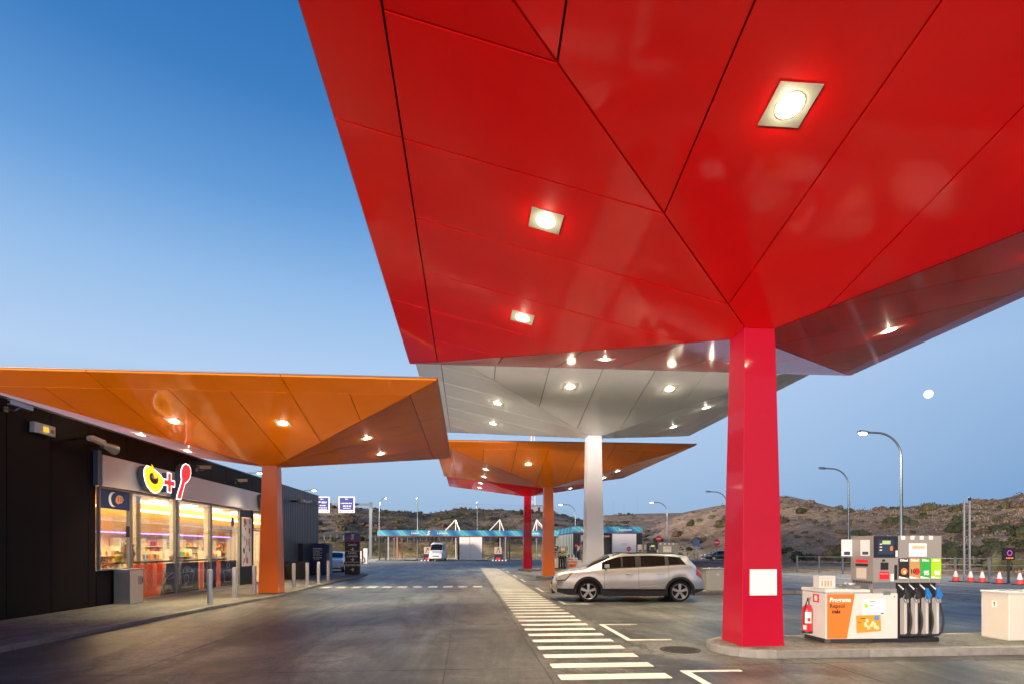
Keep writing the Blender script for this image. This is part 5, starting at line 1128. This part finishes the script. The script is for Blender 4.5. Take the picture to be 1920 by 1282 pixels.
# white posts, signs in the distance
for k, px in enumerate((1316, 1322, 1331)):
    p = at(px, 92); t = thing('white_post', ['leftmost', 'middle', 'rightmost'][k] + ' of the short white posts with dark bands behind the tail of the silver car', 'post', p, 0, 'short white posts before the hill'); MB().lathe([(.16, 0), (.16, .7), (.1, .78)], 10).build('post', bay_w, t); MB().lathe([(.17, .25), (.17, .45)], 10).build('band', M['black'], t)
for px, lab in ((1302, 'small grey panel on a post right of the red estate car'), (1308, 'small blue parking panel on a post right of the red estate car')):
    p = at(px, 85); t = thing('small_sign', lab, 'sign', p); z_ = CH + (HOR - 1017) / FPX * 85; MB().tube([(0, .05, 0), (0, .05, z_)], .05, 6).build('post', M['galv'], t)
    MB().box(-.3, -.02, z_ - .5, .3, .01, z_ + .5).build('panel', M['galv'] if px == 1302 else mat('parking_blue', (.05, .12, .3), .5), t)
# cones, twin mast, matrix sign, low fence on the right
for (x, y_), lb in zip([(25.4, 27.09), (25.75, 26.59), (25.93, 26.12), (25.97, 25.25), (26.16, 24.42)], ['traffic cone nearest the near fuel pump, leftmost of the row', 'traffic cone at the foot of the twin dark mast', 'traffic cone right of the twin dark mast', 'traffic cone left of the lit matrix sign', 'traffic cone at the right edge of the photograph']):
    t = thing('traffic_cone', lb, 'traffic cone', (x, y_, -.012), 0, 'red and white traffic cones')
    MB().box(-.22, -.22, 0, .22, .22, .04).build('base', M['rubber'], t, bevel=.01)
    for a, b, mm in ((.04, .25, mat('cone_red', (.6, .05, .03), .5) if 'cone_red' not in bpy.data.materials else bpy.data.materials['cone_red']), (.2501, .56, M['print_white']), (.5601, .64, bpy.data.materials.get('cone_red') or M['red_print'])):
        f = lambda z: .17 * (1 - z / .74) + .005
        MB().lathe([(f(a), a), (f(b), b)], 18).build('cone_band', mm, t, smooth=True)
t = thing('twin_mast', 'dark twin pole mast behind the traffic cones', 'mast', (26.9, 28.0, -.01))
for s_ in (-.16, .16):
    MB().tube([(s_, 0, 0), (s_, 0, 4.3)], .05, 8).build('pole', M['steel_dull'], t)
for k in range(12): MB().tube([(-.16, 0, .3 + k * .33), (.16, 0, .45 + k * .33)], .018, 5).build('brace', M['steel_dull'], t)
MB().lathe([(.06, 4.3), (.08, 4.42), (.02, 4.5)], 8, (.16, 0, 0)).build('cap', M['black'], t)
t = thing('matrix_sign', 'small dark light sign on a post behind the rightmost cones', 'sign', (26.6, 25.4, -.01)); M_ = mat('matrix_black', (.01, .01, .012), .4)
MB().tube([(0, 0, 0), (0, 0, 1.15)], .05, 8).build('post', M['black'], t); MB().box(-.30, -.06, 1.15, .30, .06, 1.75).build('case', M_, t, bevel=.01)
for q in ell(0, 1.50, .12, .12, 0, 9)[:-1]: MB().box(q[0] - .022, -.066, q[1] - .022, q[0] + .022, -.061, q[1] + .022).build('led', emis('led_magenta', (.8, .05, .6), 1.0) if 'led_magenta' not in bpy.data.materials else bpy.data.materials['led_magenta'], t)
for k in range(5): MB().box(-.18 + k * .08, -.066, 1.22, -.14 + k * .08, -.061, 1.28).build('led', emis('led_orange', (1, .25, .03), 1.0) if 'led_orange' not in bpy.data.materials else bpy.data.materials['led_orange'], t)
t = thing('low_fence', 'low dark post and rail fence running behind the traffic cones', 'fence', (0, 0, 0))
prev = None
for k in range(14):
    x, y_ = 23.5 + k * .75, 38 - k * 1.35; v = Vector((x, y_, -.01)); MB().box(x - .04, y_ - .04, 0, x + .04, y_ + .04, 1.2).build('post', M['steel_dull'], t)
    if prev:
        for dz in (.45, .8, 1.15): MB().tube([prev + Vector((0, 0, dz)), v + Vector((0, 0, dz))], .02, 4).build('rail', M['steel_dull'], t)
    prev = v
t = thing('red_flag', 'small red plate behind the top of the near fuel pump', 'plate', at(1684, 30)); MB().tube([(0, .03, 0), (0, .03, 2.0)], .03, 6).build('post', M['galv'], t); MB().box(-.14, -.01, 1.98, .14, .02, 2.2).build('plate', M['red_print'], t)

# ================================================================ scrub
def bush_mesh(seed, n=420, flat_=.62):
    r = random.Random(seed); vs = []; fs = []
    lob = [(Vector((r.uniform(-.55, .55), r.uniform(-.5, .5), r.uniform(.1, .5) * flat_)), r.uniform(.3, .5)) for _ in range(7)]
    for i in range(n):
        c_, rad = r.choice(lob); d = Vector((r.gauss(0, 1), r.gauss(0, 1), r.gauss(0, 1) * .8)).normalized(); p = c_ + d * rad * r.uniform(.65, 1.08); p.z = max(p.z, .0)
        a = Vector((r.gauss(0, 1), r.gauss(0, 1), r.gauss(0, 1))).normalized(); b = a.cross(d).normalized(); s_ = r.uniform(.035, .10)
        k = len(vs); vs += [tuple(p - a * s_ - b * s_ * .6), tuple(p + a * s_ - b * s_ * .5), tuple(p + a * s_ * .7 + b * s_ * .8), tuple(p - a * s_ * .6 + b * s_ * .7)]; fs.append((k, k + 1, k + 2, k + 3))
    for c_, rad in lob:
        k = len(vs); m = 8
        for j in range(5):
            for i in range(m): a = 2 * PI * i / m; ph = PI * (j + .5) / 5; vs.append((c_.x + rad * .8 * math.sin(ph) * math.cos(a), c_.y + rad * .8 * math.sin(ph) * math.sin(a), max(0, c_.z + rad * .8 * math.cos(ph))))
        fs += [(k + j * m + i, k + j * m + (i + 1) % m, k + (j + 1) * m + (i + 1) % m, k + (j + 1) * m + i) for j in range(4) for i in range(m)]
    mb = MB(); mb.v = vs; mb.f = fs; return mb
bm_ = [mat('scrub_leaf_dark', (.040, .050, .028), .9, var=.5, vs=2.0, jitter=.35, spec=.15), mat('scrub_leaf_olive', (.075, .075, .038), .9, var=.5, vs=2.0, jitter=.3, spec=.15), mat('scrub_leaf_brown', (.085, .065, .048), .9, var=.5, vs=2.0, jitter=.3, spec=.15)]
meshes = []
for k in range(6):
    mbm = bush_mesh(30 + k); me = mbm.mesh('bush', bm_[k % 3]); meshes.append(me)
br = random.Random(77)
def bushes(n, px0, px1, r0, r1, label, group, smin, smax, dens=None, wts=(0, 1, 2, 3, 4, 5)):
    c = 0; tries = 0
    while c < n and tries < n * 30:
        tries += 1; px = br.uniform(px0, px1); r = r0 + (r1 - r0) * br.random() ** 1.1; az = px_az(px); x, y_ = r * math.sin(az), r * math.cos(az); z = hill_z(x, y_)
        if z < .15: continue
        if noise.noise(Vector((x * .06, y_ * .06, 8.8))) + br.uniform(-.45, .45) < (dens or -.05): continue
        o = bpy.data.objects.new('scrub_bush', meshes[br.choice(wts)]); COL.objects.link(o); s_ = smin + (smax - smin) * br.random() ** 1.8; o.location = (x, y_, z - .06 * s_); o.scale = (s_ * br.uniform(.85, 1.35), s_ * br.uniform(.8, 1.2), s_ * br.uniform(.8, 1.25)); o.rotation_euler = (0, 0, br.uniform(0, 6.28))
        tag(o, label, 'bush', group); c += 1
bushes(125, 1440, 1960, 52, 128, 'low dark scrub bush on the sandy hillside right of the big red column', 'bushes on the right hillside', .5, 1.7, -.28)
bushes(22, 1460, 1960, 60, 76, 'dense green scrub bush along the foot of the right sandy hillside', 'bushes at the foot of the right hillside', 1.1, 2.2, -.5, (0, 3, 1))
bushes(34, 1180, 1460, 92, 128, 'low scrub bush on the mound behind the silver car', 'bushes on the mound', .7, 2.0)
bushes(105, 560, 1180, 140, 228, 'low scrub bush on the long ridge behind the car wash', 'bushes on the long ridge', .9, 2.3, -.25)
bushes(20, 570, 1180, 103, 130, 'low dry bush on the grassy bank before the guard rail', 'bushes on the grassy bank', .6, 1.7)
# dry grass tufts: uncountable
gmb = MB(); gr = random.Random(5)
for k in range(6000):
    if k % 3: px = gr.uniform(1200, 1960); r = gr.uniform(50, 118)
    else: px = gr.uniform(560, 1230); r = gr.uniform(104, 165)
    az = px_az(px); x, y_ = r * math.sin(az), r * math.cos(az); z = hill_z(x, y_)
    if z < .05: continue
    for j in range(3):
        a = gr.uniform(0, 6.28); h_ = gr.uniform(.08, .26); w_ = gr.uniform(.05, .14); dx, dy = math.cos(a) * w_, math.sin(a) * w_; ox, oy = gr.uniform(-.3, .3), gr.uniform(-.3, .3); n_ = len(gmb.v)
        gmb.v += [(x + ox - dx, y_ + oy - dy, z - .05), (x + ox + dx, y_ + oy + dy, z - .05), (x + ox + dx * .3 + gr.uniform(-.1, .1), y_ + oy, z + h_)]; gmb.f.append((n_, n_ + 1, n_ + 2))
tag(gmb.build('dry_grass', mat('dry_grass', (.20, .16, .10), .9, var=.4, vs=.5, spec=.1)), 'dry grass tufts scattered over the sandy banks and hills', 'grass', kind='stuff')

# small scrub clumps too many to count
smb = MB(); s2 = random.Random(12); nc = 0; tries = 0
while nc < 1500 and tries < 20000:
    tries += 1
    if tries % 3 == 0: px = s2.uniform(1190, 1960); r = s2.uniform(54, 131)
    else: px = s2.uniform(560, 1190); r = s2.uniform(128, 229)
    az = px_az(px); x, y_ = r * math.sin(az), r * math.cos(az); z = hill_z(x, y_)
    if z < .3 or noise.noise(Vector((x * .09, y_ * .09, 3.3))) + s2.uniform(-.35, .35) < -.02: continue
    nc += 1; w_ = s2.uniform(.2, .6) * (1.5 if px < 1190 else 1)
    for j in range(13):
        d = Vector((s2.gauss(0, .5), s2.gauss(0, .5), abs(s2.gauss(0, .35)))) * w_; a = s2.uniform(0, 6.28); q = w_ * s2.uniform(.15, .34); n_ = len(smb.v)
        ux, uy = math.cos(a) * q, math.sin(a) * q; c_ = Vector((x, y_, z)) + d
        smb.v += [tuple(c_ + Vector((-ux, -uy, -q * .5))), tuple(c_ + Vector((ux, uy, -q * .4))), tuple(c_ + Vector((ux * .6, uy * .6 + q * .2, q * .7))), tuple(c_ + Vector((-ux * .5, -uy * .5, q * .6)))]; smb.f.append((n_, n_ + 1, n_ + 2, n_ + 3))
tag(smb.build('low_scrub', mat('low_scrub_leaf', (.055, .055, .036), .9, var=.55, vs=.6, spec=.1)), 'small dark scrub clumps sprinkled over the hillsides', 'scrub', kind='stuff')

# ================================================================ moon
d = Vector((.8253, .9360, .2770)).normalized() * 4000
mo = MB(); rr_ = 22
for i in range(13):
    pass
mo.lathe([(rr_ * math.sin(PI * i / 14) + (.01 if i in (0, 14) else 0), -rr_ * math.cos(PI * i / 14)) for i in range(15)], 28); o = mo.build('moon', emis('moon_light', (1, .98, .93), 1.3), None, smooth=True); o.location = d + Vector((0, 0, CH)); tag(o, 'full white moon low in the blue sky at the right', 'moon')
